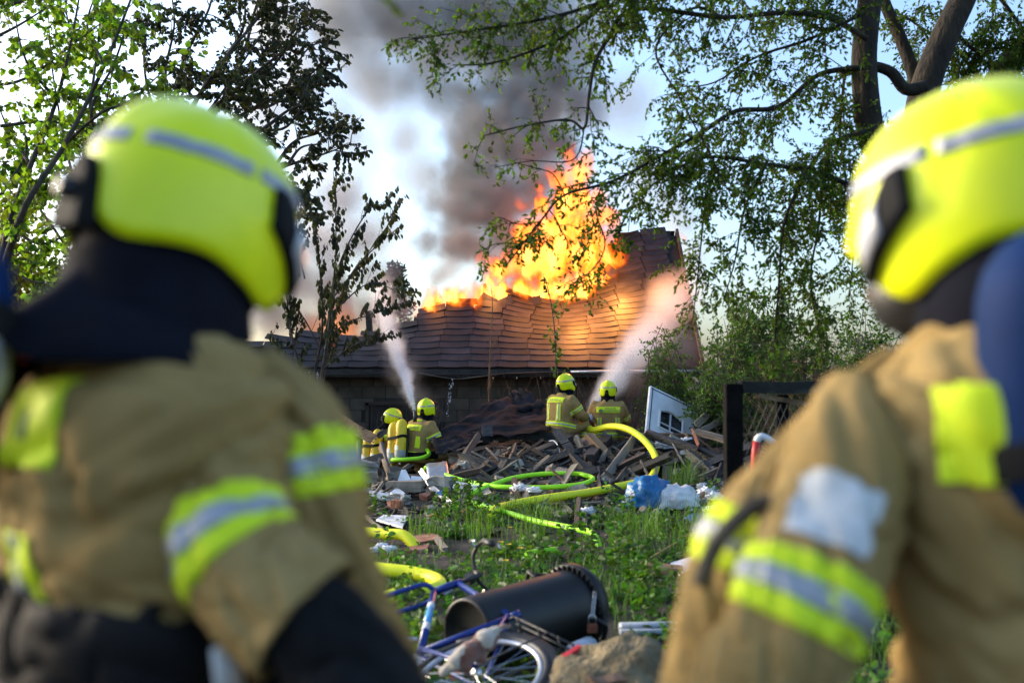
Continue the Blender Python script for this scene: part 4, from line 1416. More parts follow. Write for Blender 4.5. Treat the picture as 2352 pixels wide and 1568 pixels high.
# ---- air cylinders
def cyl_mesh(r, L):
    pr = [(.001, L), (.3 * r, L - .004), (.62 * r, L - .022), (.86 * r, L - .05), (.97 * r, L - .085), (r, L - .12), (r, .12), (.97 * r, .085), (.82 * r, .05), (.5 * r, .022), (.24 * r, .008), (.2 * r, -.03), (.001, -.03)]
    return pr
def air_pack(name, label, cyl_mat, world, twin=True, r=.07, L=.58, words=None, foot='cyl_end', group=None):
    """back pack of air cylinders; local z is along the cylinders, -y faces away from the wearer"""
    root = empty(name, label=label, cat='air tank', group=group)
    root.matrix_world = world
    TW = r + .009
    for x in ((-TW, TW) if twin else (0,)):
        z0 = .0 if x <= 0 else .03
        c = MB().lathe(cyl_mesh(r, L), (x, 0, z0), n=24).build('cylinder', MAT[cyl_mat], root, True)
        MB().lathe([(r + .001, .15), (r + .001, .085), (.985 * r, .07), (.83 * r, .04), (.5 * r, .014), (.25 * r, .0)], (x, 0, z0), n=24).build('cylinder_foot', MAT[foot], c, True)
        MB().tube([(x, 0, z0 - .02), (x, 0, z0 - .055)], [.016, .014], 8).tube([(x - .02, 0, z0 - .05), (x + .03, 0, z0 - .05)], .012, 8).build('valve', MAT['chrome'], c, True)
        if words:
            a = rad(-112 if x < 0 else -105)
            o = V((x + (r + .0015) * math.cos(a), (r + .0015) * math.sin(a), z0 + .33))
            n = V((math.cos(a), math.sin(a), 0))
            R = Matrix((V((0, 0, 1)), n.cross(V((0, 0, 1))), n)).transposed().to_4x4()
            text_mesh('lettering', words, .055, MAT['ink'], c, Matrix.Translation(o) @ R)
            lb = MB()
            vs = []
            for i in range(9):
                aa = rad(-150 + 11 * i)
                for z in (.155, .215):
                    vs.append((x + (r + .0012) * math.cos(aa), (r + .0012) * math.sin(aa), z0 + z))
            lb.add(vs, [(2 * i, 2 * i + 2, 2 * i + 3, 2 * i + 1) for i in range(8)])
            lb.build('label_sticker', MAT['paper'], c)
    st = MB()
    w = (TW if twin else 0) + r + .006
    pts = [V((math.copysign(max(0, abs(math.cos(a)) * w), math.cos(a)), math.sin(a) * (r + .006), .36 + .025 * math.cos(a))) for a in [2 * math.pi * i / 28 for i in range(29)]]
    pts = []
    for i in range(29):
        a = 2 * math.pi * i / 28
        cx = (TW if math.cos(a) > 0 else -TW) if twin else 0
        pts.append(V((cx + math.cos(a) * (r + .005), math.sin(a) * (r + .005), (.36 if twin else .12) + .03 * math.cos(a))))
    vs = []
    for p in pts:
        vs += [p - V((0, 0, .022)), p + V((0, 0, .022))]
    st.add(vs, [(2 * i, 2 * i + 2, 2 * i + 3, 2 * i + 1) for i in range(28)])
    s = st.build('strap', MAT['black'], root)
    sd = s.modifiers.new('thickness', 'SOLIDIFY')
    sd.thickness = .004
    if twin:
        bp = MB().box((0, r + .025, L * .45), (.26, .03, L * .8)).build('back_plate', MAT['rubber'], root)
        bevel(bp, .012)
    return root

# ---- sleeves and jacket fronts as sewn tubes, their tape lying on the same surface
class Cloth:
    def __init__(self, pts, radii, seed, crease=.010, flat=1.0, n=56, m=72):
        path = smooth_path(pts, 12)
        k = len(path)
        cum = [0]
        for i in range(1, k):
            cum.append(cum[-1] + (path[i] - path[i - 1]).length)
        self.L = cum[-1]
        self.n, self.m = n, m
        up, self.fr = None, []
        for j in range(m + 1):
            d = self.L * j / m
            i = max(1, next((q for q in range(1, k) if cum[q] >= d - 1e-9), k - 1))
            t = (d - cum[i - 1]) / max(1e-9, cum[i] - cum[i - 1])
            p = path[i - 1].lerp(path[i], t)
            tan = (path[min(k - 1, i + 1)] - path[max(0, i - 2)]).normalized()
            if up is None:
                up = V((0, 0, 1)) if abs(tan.z) < .8 else V((0, 1, 0))
            side = tan.cross(up).normalized()
            up = side.cross(tan).normalized()
            self.fr.append((p, side, up.copy()))
        self.rad = lambda u: float(np.interp(u, np.linspace(0, 1, len(radii)), radii))
        self.seed, self.crease, self.flat = seed, crease, flat
    def pt(self, u, a, off=0.0):
        j = min(self.m - 1, int(u * self.m))
        f = u * self.m - j
        p0, s0, u0 = self.fr[j]
        p1, s1, u1 = self.fr[j + 1]
        p, s, w = p0.lerp(p1, f), s0.lerp(s1, f).normalized(), u0.lerp(u1, f).normalized()
        d = u * self.L
        c, sn = math.cos(a), math.sin(a)
        q = V((d * 17 + 2.2 * c + self.seed, 1.3 * c + d * 3, 1.3 * sn + self.seed))
        q = q + noise.noise_vector(q * .5) * .8
        n1, n2 = noise.noise(q), noise.noise(q * 1.8 + V((5, 1, 9)))
        r = self.rad(u) + self.crease * (-math.exp(-(n1 / .14) ** 2) - .5 * math.exp(-(n2 / .13) ** 2) + .7 * noise.noise(q * .45)) + off
        return p + (s * c + w * sn * self.flat) * r
    def build(self, name, mat, parent, u0=0.0, u1=1.0, off=0.0, thick=.004, nu=None):
        nu = nu or max(3, int(self.m * (u1 - u0)))
        m = MB()
        vs = [self.pt(u0 + (u1 - u0) * j / nu, 2 * math.pi * k / self.n, off) for j in range(nu + 1) for k in range(self.n)]
        fs = [(j * self.n + k, j * self.n + (k + 1) % self.n, (j + 1) * self.n + (k + 1) % self.n, (j + 1) * self.n + k) for j in range(nu) for k in range(self.n)]
        m.add(vs, fs)
        o = m.build(name, mat, parent, True)
        if thick:
            sd = o.modifiers.new('thickness', 'SOLIDIFY')
            sd.thickness, sd.offset = thick, 0
        return o
    def tape(self, parent, d0, w, name='reflective_stripe'):
        u0, u1 = d0 / self.L, (d0 + w) / self.L
        o = self.build(name, MAT['hivis'], parent, u0, u1, .004, .002, 8)
        h = u1 - u0
        self.build('silver_strip', MAT['silver'], o, u0 + .34 * h, u1 - .34 * h, .0058, .0015, 4)
        return o
    def at(self, p):
        """distance along the tube nearest to a point"""
        return min(range(self.m + 1), key=lambda j: (self.fr[j][0] - V(p)).length) * self.L / self.m

# ================================================================== the two in front, out of focus
def stand(arm):
    """standing figure, one arm (R or L) reaching forward and down"""
    J = dict(pelvis=(0, 0, 1.0), chest=(0, -.02, 1.395), neck=(0, .0, 1.595), head=(0, .06, 1.70),
             hipL=(-.11, 0, .93), hipR=(.11, 0, .93), kneL=(-.13, .05, .52), kneR=(.13, .03, .52), ankL=(-.15, -.02, .10), ankR=(.15, -.04, .10), toeL=(-.18, .17, .05), toeR=(.18, .15, .05),
             shoL=(-.215, .0, 1.47), shoR=(.215, .0, 1.47), elbL=(-.30, .06, 1.19), elbR=(.30, .06, 1.19), wriL=(-.25, .27, 1.02), wriR=(.25, .27, 1.02))
    J.update(arm)
    return J

def place_front(J, hc, az):
    """shift the figure so that its helmet is at hc; returns its base and a world to local map"""
    c, s = math.cos(-az), math.sin(-az)
    h = J['head']
    loc = V((hc.x - (h[0] * c - h[1] * s), hc.y - (h[0] * s + h[1] * c), 0))
    dz = hc.z - .045 - h[2]
    for k in J:
        if isinstance(J[k], tuple):
            x, y, z = J[k]
            J[k] = (x, y, z + dz * (1 if z > .9 else z / .93))
    inv = (Matrix.Translation(loc) @ Matrix.Rotation(-az, 4, 'Z')).inverted()
    return loc, dz, (lambda px, py, Y: inv @ P(px, py, Y))

def front_left():
    az = rad(42)
    hc = P(440, 497, 1.46)
    J = stand(dict(cuff=.0, sleeved='R', thin=.62))
    loc, dz, T = place_front(J, hc, az)
    J['shoR'], J['elbR'], J['wriR'] = T(500, 1000, 1.34), T(690, 1415, 1.22), T(880, 1640, 1.2)
    root, body, fig = firefighter('firefighter', 'firefighter filling the left foreground seen from behind in a tan jacket and yellow helmet', loc, -az, J, .012, .030, 3, head_pitch=rad(-15), head_yaw=rad(6), hs=1.05, bulk=1.08)
    nk = V(J['neck'])
    sl = Cloth([T(520, 930, 1.37), T(505, 1080, 1.31), T(530, 1245, 1.25), T(610, 1350, 1.225), T(700, 1428, 1.21)], [.085, .090, .076, .080, .086], 3, .012)
    o = sl.build('sleeve', MAT['tan'], body)
    sl.tape(o, sl.at(T(530, 1245, 1.25)) - .036, .072)
    us = Cloth([T(650, 1385, 1.215), T(740, 1465, 1.205), T(900, 1650, 1.2)], [.066, .070, .062], 5, .008)
    us.build('under_sleeve', MAT['black'], body)
    fp = Cloth([T(590, 850, 1.44), T(690, 985, 1.39), T(728, 1110, 1.37), T(758, 1320, 1.37), T(850, 1600, 1.39)], [.045, .060, .066, .070, .085], 9, .014)
    f = fp.build('jacket_front', MAT['tan'], body)
    fp.tape(f, fp.at(T(724, 1080, 1.37)) - .034, .068, 'chest_stripe')
    p = back_patch(fig, J, body, -.03, .095, .09, .20, off=.006, nmin=-.2)
    em = back_patch(fig, J, body, .015, .038, .13, .165, 'emblem', 'grey_ink', off=.0065)
    back_patch(fig, J, body, -.045, .05, .285, .40, 'back_stripe')
    back_patch(fig, J, body, -.015, .018, .285, .40, 'silver_back_strip', 'silver', off=.0065)
    cutout(fig, [((0, 0, nk.z - .375), (.12, .12, 1)), ((0, 0, nk.z - .53), (-.1, -.12, -1))], lambda c, n: abs(c.x) < .27 and c.y < .17, .012, 'hip_belt', MAT['black'], body)
    MB().tube(smooth_path([T(240, 1520, 1.24), T(330, 1425, 1.24), T(400, 1345, 1.25), T(450, 1285, 1.27)]), .026, 8, flat=.5).build('harness_strap', MAT['black'], body, True)
    MB().tube(smooth_path([T(-60, 1150, 1.28), T(-45, 980, 1.29), T(20, 850, 1.34), T(130, 775, 1.44)]), .026, 8, flat=.4).build('shoulder_strap', MAT['black'], body, True)
    mb = MB()
    mb.lathe([(.125, -.03), (.140, .0), (.135, .05), (.12, .09), (.112, .12)], nk + V((0, .0, -.03)), n=28)
    mb.build('collar', MAT['navy'], body, True)
    MB().tube([T(40, 805, 1.34), T(85, 795, 1.36)], [.016, .018], 8).build('orange_clip', MAT['orange'], body)
    MB().tube([T(520, 1480, 1.24), T(530, 1600, 1.24)], [.022, .020], 8, flat=.4).build('hip_tag', MAT['white_paint'], body, True)
    W = Matrix.Translation(P(-125, 1010, 1.20)) @ Matrix.Rotation(-az, 4, 'Z') @ Matrix.Rotation(rad(-5), 4, 'X')
    air_pack('air_tank', 'blue air cylinder showing at the left edge on the back of the left foreground firefighter', 'cyl_blue', W, False, .06, .26, foot='cyl_end')
front_left()

def front_right():
    az = rad(-33)
    hc = P(2238, 462, 1.42)
    J = stand(dict(cuff=.9, sleeved='L', thin=.62))
    loc, dz, T = place_front(J, hc, az)
    J['shoL'], J['elbL'], J['wriL'] = T(1990, 1020, 1.34), T(1800, 1470, 1.22), T(1680, 1700, 1.2)
    root, body, fig = firefighter('firefighter', 'firefighter cut off by the right edge in a tan jacket with a blue cylinder', loc, -az, J, .012, .030, 8, head_pitch=rad(-13), head_yaw=rad(14), hs=1.08, bulk=1.05)
    nk = V(J['neck'])
    sl = Cloth([T(2010, 950, 1.36), T(1950, 1100, 1.29), T(1862, 1330, 1.23), T(1800, 1480, 1.21), T(1720, 1680, 1.2)], [.075, .088, .082, .084, .088], 13, .012)
    o = sl.build('sleeve', MAT['tan'], body)
    sl.tape(o, sl.at(T(1845, 1370, 1.22)) - .034, .072)
    fp = Cloth([T(2090, 850, 1.44), T(1960, 975, 1.40), T(1790, 1160, 1.37), T(1700, 1330, 1.36), T(1650, 1620, 1.36)], [.045, .058, .066, .074, .085], 19, .014)
    f = fp.build('jacket_front', MAT['tan'], body)
    fp.tape(f, fp.at(T(1735, 1262, 1.365)) - .03, .066, 'chest_stripe')
    MB().tube(smooth_path([T(1605, 1345, 1.27), T(1655, 1235, 1.27), T(1745, 1158, 1.28), T(1860, 1160, 1.24)]), .012, 6).build('sleeve_strap', MAT['wood_dark'], body, True)
    # white tag on the sleeve
    d0, d1 = sl.at(T(1925, 1170, 1.27)), sl.at(T(1880, 1290, 1.24))
    m = MB()
    vs = []
    cam_l = T(1176, 870, .01)
    best = max(range(56), key=lambda k: (cam_l - sl.pt(d0 / sl.L, 2 * math.pi * k / 56)).normalized().dot((sl.pt(d0 / sl.L, 2 * math.pi * k / 56) - sl.fr[int(d0 / sl.L * sl.m)][0]).normalized()))
    for j in range(9):
        for k in range(9):
            vs.append(sl.pt((d0 + (d1 - d0) * j / 8) / sl.L, 2 * math.pi * best / 56 + (k - 4) * .16, .006))
    m.add(vs, [(j * 9 + k, j * 9 + k + 1, j * 9 + k + 10, j * 9 + k + 9) for j in range(8) for k in range(8)])
    tg = m.build('name_tag', MAT['white_paint'], o, True)
    x0, x1, zt, zb = T(2145, 980, 1.27), T(2325, 980, 1.24), T(2220, 885, 1.26).z, T(2220, 1100, 1.25).z
    rv = (x1 - x0).normalized()
    out = rv.cross(V((0, 0, 1)))
    cutout(fig, [(x1, rv), (x0, -rv), ((0, 0, zt), (0, 0, 1)), ((0, 0, zb), (0, 0, -1))], lambda c, n: n.dot(out) > .05 and (c - x0).dot(out) > -.16, .007, 'name_patch', MAT['hivis'], body)
    back_patch(fig, J, body, .02, .10, .33, .62, 'back_stripe')
    mb = MB()
    mb.lathe([(.12, -.03), (.135, .0), (.13, .05), (.115, .09), (.11, .12)], nk + V((0, .0, -.03)), n=28)
    mb.build('collar', MAT['navy'], body, True)
    b0, b1 = P(2440, 1235, 1.19), P(2405, 520, 1.19)
    ax = (b1 - b0).normalized()
    y = V((0, 1, 0))
    x = y.cross(ax).normalized()
    W = Matrix.Translation(b0) @ Matrix((x, ax.cross(x), ax)).transposed().to_4x4()
    air_pack('air_tank', 'dark blue air cylinder on the back of the right foreground firefighter', 'cyl_blue', W, False, .085, (b1 - b0).length, foot='cyl_blue')
    mk = MB()
    mk.lathe([(.01, .06), (.05, .055), (.07, .02), (.066, -.03), (.04, -.06), (.03, -.09), (.001, -.09)], nk + V((-.03, .13, .02)), Matrix.Rotation(rad(-60), 3, 'X'), 16)
    mk.build('face_mask', MAT['rubber'], body, True)
front_right()

# ================================================================== the crew on the rubble
def seated(hz, lean, arms, legs, tw=0.0):
    J = dict(pelvis=(0, 0, hz + .13), chest=(0, lean * .6, hz + .46), neck=(0, lean, hz + .62), head=(0, lean + .05, hz + .75),
             hipL=(-.12, .03, hz + .09), hipR=(.12, .03, hz + .09),
             shoL=(-.20, lean * .8, hz + .54), shoR=(.20, lean * .8, hz + .54))
    J.update(arms)
    J.update(legs)
    return J

def crew():
    # kneeling on one knee, looking up at the roof
    az = rad(48)
    p = P(1283, 1000, 15.3)
    hz = 0.0
    J = seated(hz, .10, dict(elbL=(-.28, .24, .30), elbR=(.28, .22, .30), wriL=(-.12, .46, .30), wriR=(.15, .45, .28)),
               dict(kneL=(-.18, .44, .13), kneR=(.17, .45, .17), ankL=(-.17, .40, -.28), ankR=(.16, .38, -.26), toeL=(-.17, .60, -.31), toeR=(.16, .58, -.30)))
    root, body, fig = firefighter('firefighter', 'firefighter crouching on the burnt beam beside the nozzle man, looking up at the roof', p, -az, J, .017, .007, 12, head_pitch=rad(8))
    pt = back_patch(fig, J, body, -.17, .17, .06, .15)
    lettering(pt, fig, J, [('FEUERWEHR', .058, 0, .115)], 1, 0, 0)
    for x in (-.11, .11):
        q = back_patch(fig, J, body, x - .035, x + .035, .17, .42, 'back_stripe')
        back_patch(fig, J, body, x - .012, x + .012, .17, .42, 'silver_back_strip', 'silver', off=.0065)
    waist_band(fig, J, body, .43, .50)
    arm_band(fig, J, 'R', body, .13, .19)
    arm_band(fig, J, 'L', body, .13, .19)
    k, a = V(J['kneR']), V(J['ankR'])
    stripe(fig, k, a, .13, .20, .13, .004, body, name='leg_stripe')
    m = MB()                                             # work gloves and keys hanging from the belt
    for i in range(5):
        m.tube([(.19 + .012 * i, -.02 + .02 * i, .06), (.20 + .012 * i, .0 + .02 * i, -.05 - .01 * (i % 2)), (.20 + .012 * i, .01 + .02 * i, -.13)], [.014, .017, .010], 6)
    m.build('belt_gloves', MAT['wood_brown'], body, True)
    MB().box((.225, .25, .19), (.02, .022, .05)).build('orange_clip', MAT['orange'], body)
    # sitting with the nozzle, back to the camera
    az = rad(4)
    p = P(1397, 1012, 15.7)
    J = seated(0, .05, dict(elbL=(-.29, .16, .28), elbR=(.30, .18, .28), wriL=(-.27, .36, .20), wriR=(-.02, .44, .24)),
               dict(kneL=(-.2, .46, .16), kneR=(.2, .46, .16), ankL=(-.2, .60, -.22), ankR=(.2, .60, -.22), toeL=(-.2, .80, -.25), toeR=(.2, .80, -.25)))
    root, body, fig = firefighter('firefighter', 'firefighter sitting with the yellow hose, the city name on the back panel', p, -az, J, .017, .006, 15, head_pitch=rad(4), head_yaw=rad(-8))
    pt = back_patch(fig, J, body, -.185, .185, .10, .195)
    lettering(pt, fig, J, [('BERLINER', .040, .035, .130), ('FEUERWEHR', .052, .055, .168)], 1, 0, 0)
    nk = V(J['neck'])
    em = MB()
    dep = min(v.co.y for v in pt.data.vertices) - .003
    em.lathe([(.001, .002), (.032, .002), (.032, 0)], (-.115, dep, nk.z - .148), Matrix.Rotation(rad(90), 3, 'X'), 14)
    e = em.build('emblem', MAT['grey_ink'], pt)
    for x in (-.14, .14):
        back_patch(fig, J, body, x - .035, x + .035, .27, .46, 'back_stripe')
        back_patch(fig, J, body, x - .012, x + .012, .27, .46, 'silver_back_strip', 'silver', off=.0065)
    waist_band(fig, J, body, .50, .57)
    arm_band(fig, J, 'R', body, .18, .24)
    arm_band(fig, J, 'L', body, .18, .24)
    # left pair, crouching behind the timber
    az = rad(46)
    p = V((P(958, 1000, 14.9).x, 14.9, 0.26))
    J = seated(0, .12, dict(elbL=(-.27, .26, .30), elbR=(.30, .18, .26), wriL=(-.10, .46, .34), wriR=(.16, .38, .22)),
               dict(kneL=(-.18, .36, -.18), kneR=(.20, .48, .12), ankL=(-.18, -.02, -.22), ankR=(.19, .44, -.18), toeL=(-.18, -.16, -.25), toeR=(.2, .64, -.22)))
    root, body, fig = firefighter('firefighter', 'crouching firefighter with twin yellow cylinders aiming the thin jet', p, -az, J, .017, .007, 22, head_pitch=rad(6), head_yaw=rad(30))
    pt = back_patch(fig, J, body, -.17, .17, .10, .19)
    lettering(pt, fig, J, [('FEUERWEHR', .06, 0, .15)], 1, 0, 0)
    back_patch(fig, J, body, .10, .17, .27, .44, 'back_stripe')
    arm_band(fig, J, 'R', body, .13, .20)
    waist_band(fig, J, body, .50, .57)
    m = MB()
    nk = V(J['neck'])
    for i in range(12):
        a = math.pi * (.95 + .75 * i / 11)
        m.tube([nk + V((.12 * math.cos(a), .12 * math.sin(a), .0)), nk + V((.13 * math.cos(a + .12), .13 * math.sin(a + .12), -.004))], .018, 6)
    m.build('rope_collar', MAT['hivis'], body, True)
    cutout(fig, [((0, 0, .16), (0, 0, 1)), ((0, 0, .06), (0, 0, -1))], lambda c, n: abs(c.x) < .25 and c.y < .2, .01, 'hip_belt', MAT['black'], body)
    R = Matrix.Rotation(-az, 4, 'Z')
    W = Matrix.Translation(p) @ R @ Matrix.Translation((-.10, -.32, .0)) @ Matrix.Rotation(rad(-9), 4, 'X') @ Matrix.Rotation(rad(-7), 4, 'Y')
    air_pack('air_tank', 'pair of scuffed yellow Atemluft cylinders worn by the firefighter at the thin jet', 'cyl_yel', W, True, .083, .62, 'Atemluft', group='yellow twin air packs')
    p = V((P(886, 1000, 15.3).x, 15.3, 0.10))
    J = seated(0, .10, dict(elbL=(-.27, .26, .30), elbR=(.28, .22, .28), wriL=(-.10, .46, .34), wriR=(.14, .42, .24)),
               dict(kneL=(-.18, .40, -.02), kneR=(.20, .46, .12), ankL=(-.18, .06, -.12), ankR=(.19, .44, -.12), toeL=(-.18, -.10, -.15), toeR=(.2, .64, -.15)))
    az = rad(35)
    root, body, fig = firefighter('firefighter', 'leftmost crouching firefighter half hidden behind grey boards, head bowed to the right', p, -az, J, .018, .007, 29, head_pitch=rad(-14), head_yaw=rad(-18), head_roll=rad(12))
    pt = back_patch(fig, J, body, -.17, .17, .10, .19)
    lettering(pt, fig, J, [('FEUERWEHR', .06, 0, .15)], 1, 0, 0)
    arm_band(fig, J, 'R', body, .13, .20)
    R = Matrix.Rotation(-az, 4, 'Z')
    W = Matrix.Translation(p) @ R @ Matrix.Translation((-.06, -.29, .02)) @ Matrix.Rotation(rad(-8), 4, 'X')
    air_pack('air_tank', 'yellow cylinders half hidden behind the reed panel at the left', 'cyl_yel', W, True, .080, .60, 'Atemluft', group='yellow twin air packs')
crew()

# ================================================================== RUBBLE, HOSES, LITTER
DR = random.Random(99)
def plank(name, label, a, b, w, th, mat, roll=0.0, cat='board', group=None, jag=.03, seg=4, parent=None, warp=.006):
    """board or beam from a to b with splintered ends"""
    a, b = V(a), V(b)
    L = (b - a).length
    R = axes(b - a, V((0, 0, 1)).cross(b - a) if abs((b - a).normalized().z) < .95 else V((1, 0, 0)))
    R = R @ Matrix.Rotation(roll, 3, 'X')
    q = MB()
    vs, fs = [], []
    for i in range(seg + 1):
        x = -L / 2 + L * i / seg
        for k, (y, z) in enumerate(((-.5, -.5), (-.17, -.5), (.17, -.5), (.5, -.5), (.5, .5), (.17, .5), (-.17, .5), (-.5, .5))):
            dx = DR.uniform(-jag, jag) if i in (0, seg) else 0
            vs.append(V((x + dx, y * w + DR.gauss(0, warp * .4), z * th + warp * math.sin(i * 1.7 + w * 40))))
    n = 8
    for i in range(seg):
        for k in range(n):
            k2 = (k + 1) % n
            fs.append((i * n + k, i * n + k2, (i + 1) * n + k2, (i + 1) * n + k))
    fs += [tuple(reversed(range(n))), tuple(seg * n + k for k in range(n))]
    q.add(vs, fs)
    o = q.build(name, MAT[mat] if isinstance(mat, str) else mat, parent)
    o.matrix_world = Matrix.Translation((a + b) / 2) @ R.to_4x4()
    if label:
        tag(o, label, cat, group)
    return o

def chunk(name, label, c, s, mat, cat, rot=(0, 0, 0), group=None, rough=.18, sub=2, seed=0):
    """broken lump of stone or masonry"""
    bm = bmesh.new()
    bmesh.ops.create_cube(bm, size=1)
    bmesh.ops.subdivide_edges(bm, edges=bm.edges[:], cuts=sub + 1, use_grid_fill=True)
    for v in bm.verts:
        p = v.co.copy()
        nz = noise.noise_vector(p * 2.3 + V((seed * 7.1, seed, 0)))
        n2 = noise.noise_vector(p * 6 + V((seed * 3.1, 0, seed)))
        v.co += nz * rough + n2 * rough * .4
        v.co = V((v.co.x * s[0], v.co.y * s[1], v.co.z * s[2]))
    me = bpy.data.meshes.new(name)
    bm.to_mesh(me)
    bm.free()
    me.materials.append(MAT[mat])
    o = link(name, me, None, c)
    o.rotation_euler = rot
    return tag(o, label, cat, group)

def sheet(name, label, corners, mat, cat, nx=14, ny=10, crumple=.03, freq=3.0, th=.006, ragged=0.0, seed=0, parent=None, sag=0.0):
    """thin sheet spanned between four corners, crumpled"""
    a, b, c, d = [V(p) for p in corners]
    nrm = (b - a).cross(d - a).normalized()
    vs, fs = [], []
    for j in range(ny + 1):
        for i in range(nx + 1):
            u, v = i / nx, j / ny
            e = ragged * noise.noise((u * 7 + seed, v * 7, seed)) if (i in (0, nx) or j in (0, ny)) else 0
            uu, vv = u + e * (1 if i == nx else -1 if i == 0 else 0), v + e * (1 if j == ny else -1 if j == 0 else 0)
            p = a.lerp(b, uu).lerp(d.lerp(c, uu), vv)
            k = noise.noise((u * freq + seed * 3.3, v * freq, seed)) + .5 * noise.noise((u * freq * 2.7, v * freq * 2.7 + seed, 4))
            vs.append(p + nrm * crumple * k - V((0, 0, sag * 4 * u * (1 - u))))
    for j in range(ny):
        for i in range(nx):
            q = j * (nx + 1) + i
            fs.append((q, q + 1, q + nx + 2, q + nx + 1))
    m = MB()
    m.add(vs, fs)
    o = m.build(name, MAT[mat], parent, crumple > .015)
    sd = o.modifiers.new('thickness', 'SOLIDIFY')
    sd.thickness = th
    return tag(o, label, cat) if label else o

def crumpled(name, label, c, s, mat, cat, seed, amp=.35, freq=2.2, group=None):
    bm = bmesh.new()
    bmesh.ops.create_icosphere(bm, subdivisions=4, radius=1)
    for v in bm.verts:
        p = v.co.copy()
        k = abs(noise.noise(p * freq + V((seed * 5.3, 0, 0)))) * 1.2 + .6 * abs(noise.noise(p * freq * 2.3 + V((0, seed, 3)))) + .3 * abs(noise.noise(p * freq * 5 + V((seed, 2, 3))))
        v.co = p * (1 - amp * .5 + amp * k)
        if v.co.z < -.35:
            v.co.z = -.35
        v.co = V((v.co.x * s[0], v.co.y * s[1], v.co.z * s[2]))
    me = bpy.data.meshes.new(name)
    bm.to_mesh(me)
    bm.free()
    me.materials.append(MAT[mat])
    me.polygons.foreach_set('use_smooth', [True] * len(me.polygons))
    o = link(name, me, None, c)
    return tag(o, label, cat, group)

def PS(px, py, Y, lift=.04):
    """point at a photo position, never under the heap"""
    p = P(px, py, Y)
    return G(px, py, lift) if p.z < H(p.x, p.y) + lift else p

MARKS = [(1490, 1140, 'the blue bag'), (1545, 1145, 'the white bag'), (1350, 983, 'the nozzle'), (1507, 1060, 'the yellow hose arch'), (1470, 1080, 'the burnt beam end'), (1425, 1050, 'the long leaning boards'), (1375, 1032, 'the stubby square beam'),
         (1220, 1048, 'the long dark beam'), (1160, 960, 'the roofing felt'), (1070, 1044, 'the scorched post'), (1005, 1085, 'the grey steel sheet'), (932, 1116, 'the tan stone block'), (875, 1140, 'the large white sheet'), (900, 1200, 'the flat white sheet'),
         (912, 1160, 'the upright red brick'), (888, 1060, 'the broad leaning board'), (1580, 1020, 'the charred slanting beam'), (1575, 1110, 'the tall grass tuft'), (1655, 1120, 'the fence post foot'), (1330, 1180, 'the charred stump'), (1280, 1141, 'the thick yellow hose'),
         (1378, 1095, 'the rusty strap'), (1180, 1118, 'the thin green hose'), (1100, 1160, 'the hose coupling'), (1280, 1087, 'the upper green hose'), (1530, 960, 'the white door'), (1630, 1140, 'the white plastic strip'), (1060, 1190, 'the tall weeds')]
def name_by_place(made, cat, group):
    """say which one by its look and the nearest thing one can find; equals are told apart by their order"""
    seen = {}
    for o, px, py, adj, noun in made:
        best = min(MARKS, key=lambda m: (m[0] - px) ** 2 + ((m[1] - py) * 1.6) ** 2)
        dx, dy = px - best[0], (py - best[1]) * 1.6
        if dx * dx + dy * dy < 14 ** 2:
            w = 'touching'
        elif abs(dx) > abs(dy):
            w = 'right of' if dx > 0 else 'left of'
        else:
            w = 'in front of' if dy > 0 else 'behind'
        seen.setdefault((adj, noun, w, best[2]), []).append((px, o))
    order = ['leftmost', 'second from left', 'third from left', 'fourth from left', 'fifth from left', 'sixth from left']
    for (adj, noun, w, mk), lst in seen.items():
        lst.sort(key=lambda t: t[0])
        for i, (_, o) in enumerate(lst):
            lead = '' if len(lst) == 1 else (order[i] + ' ' if i < len(lst) - 1 or len(lst) > 2 else 'rightmost ')
            tag(o, f'{lead}{adj} {noun} {w} {mk}', cat, group)

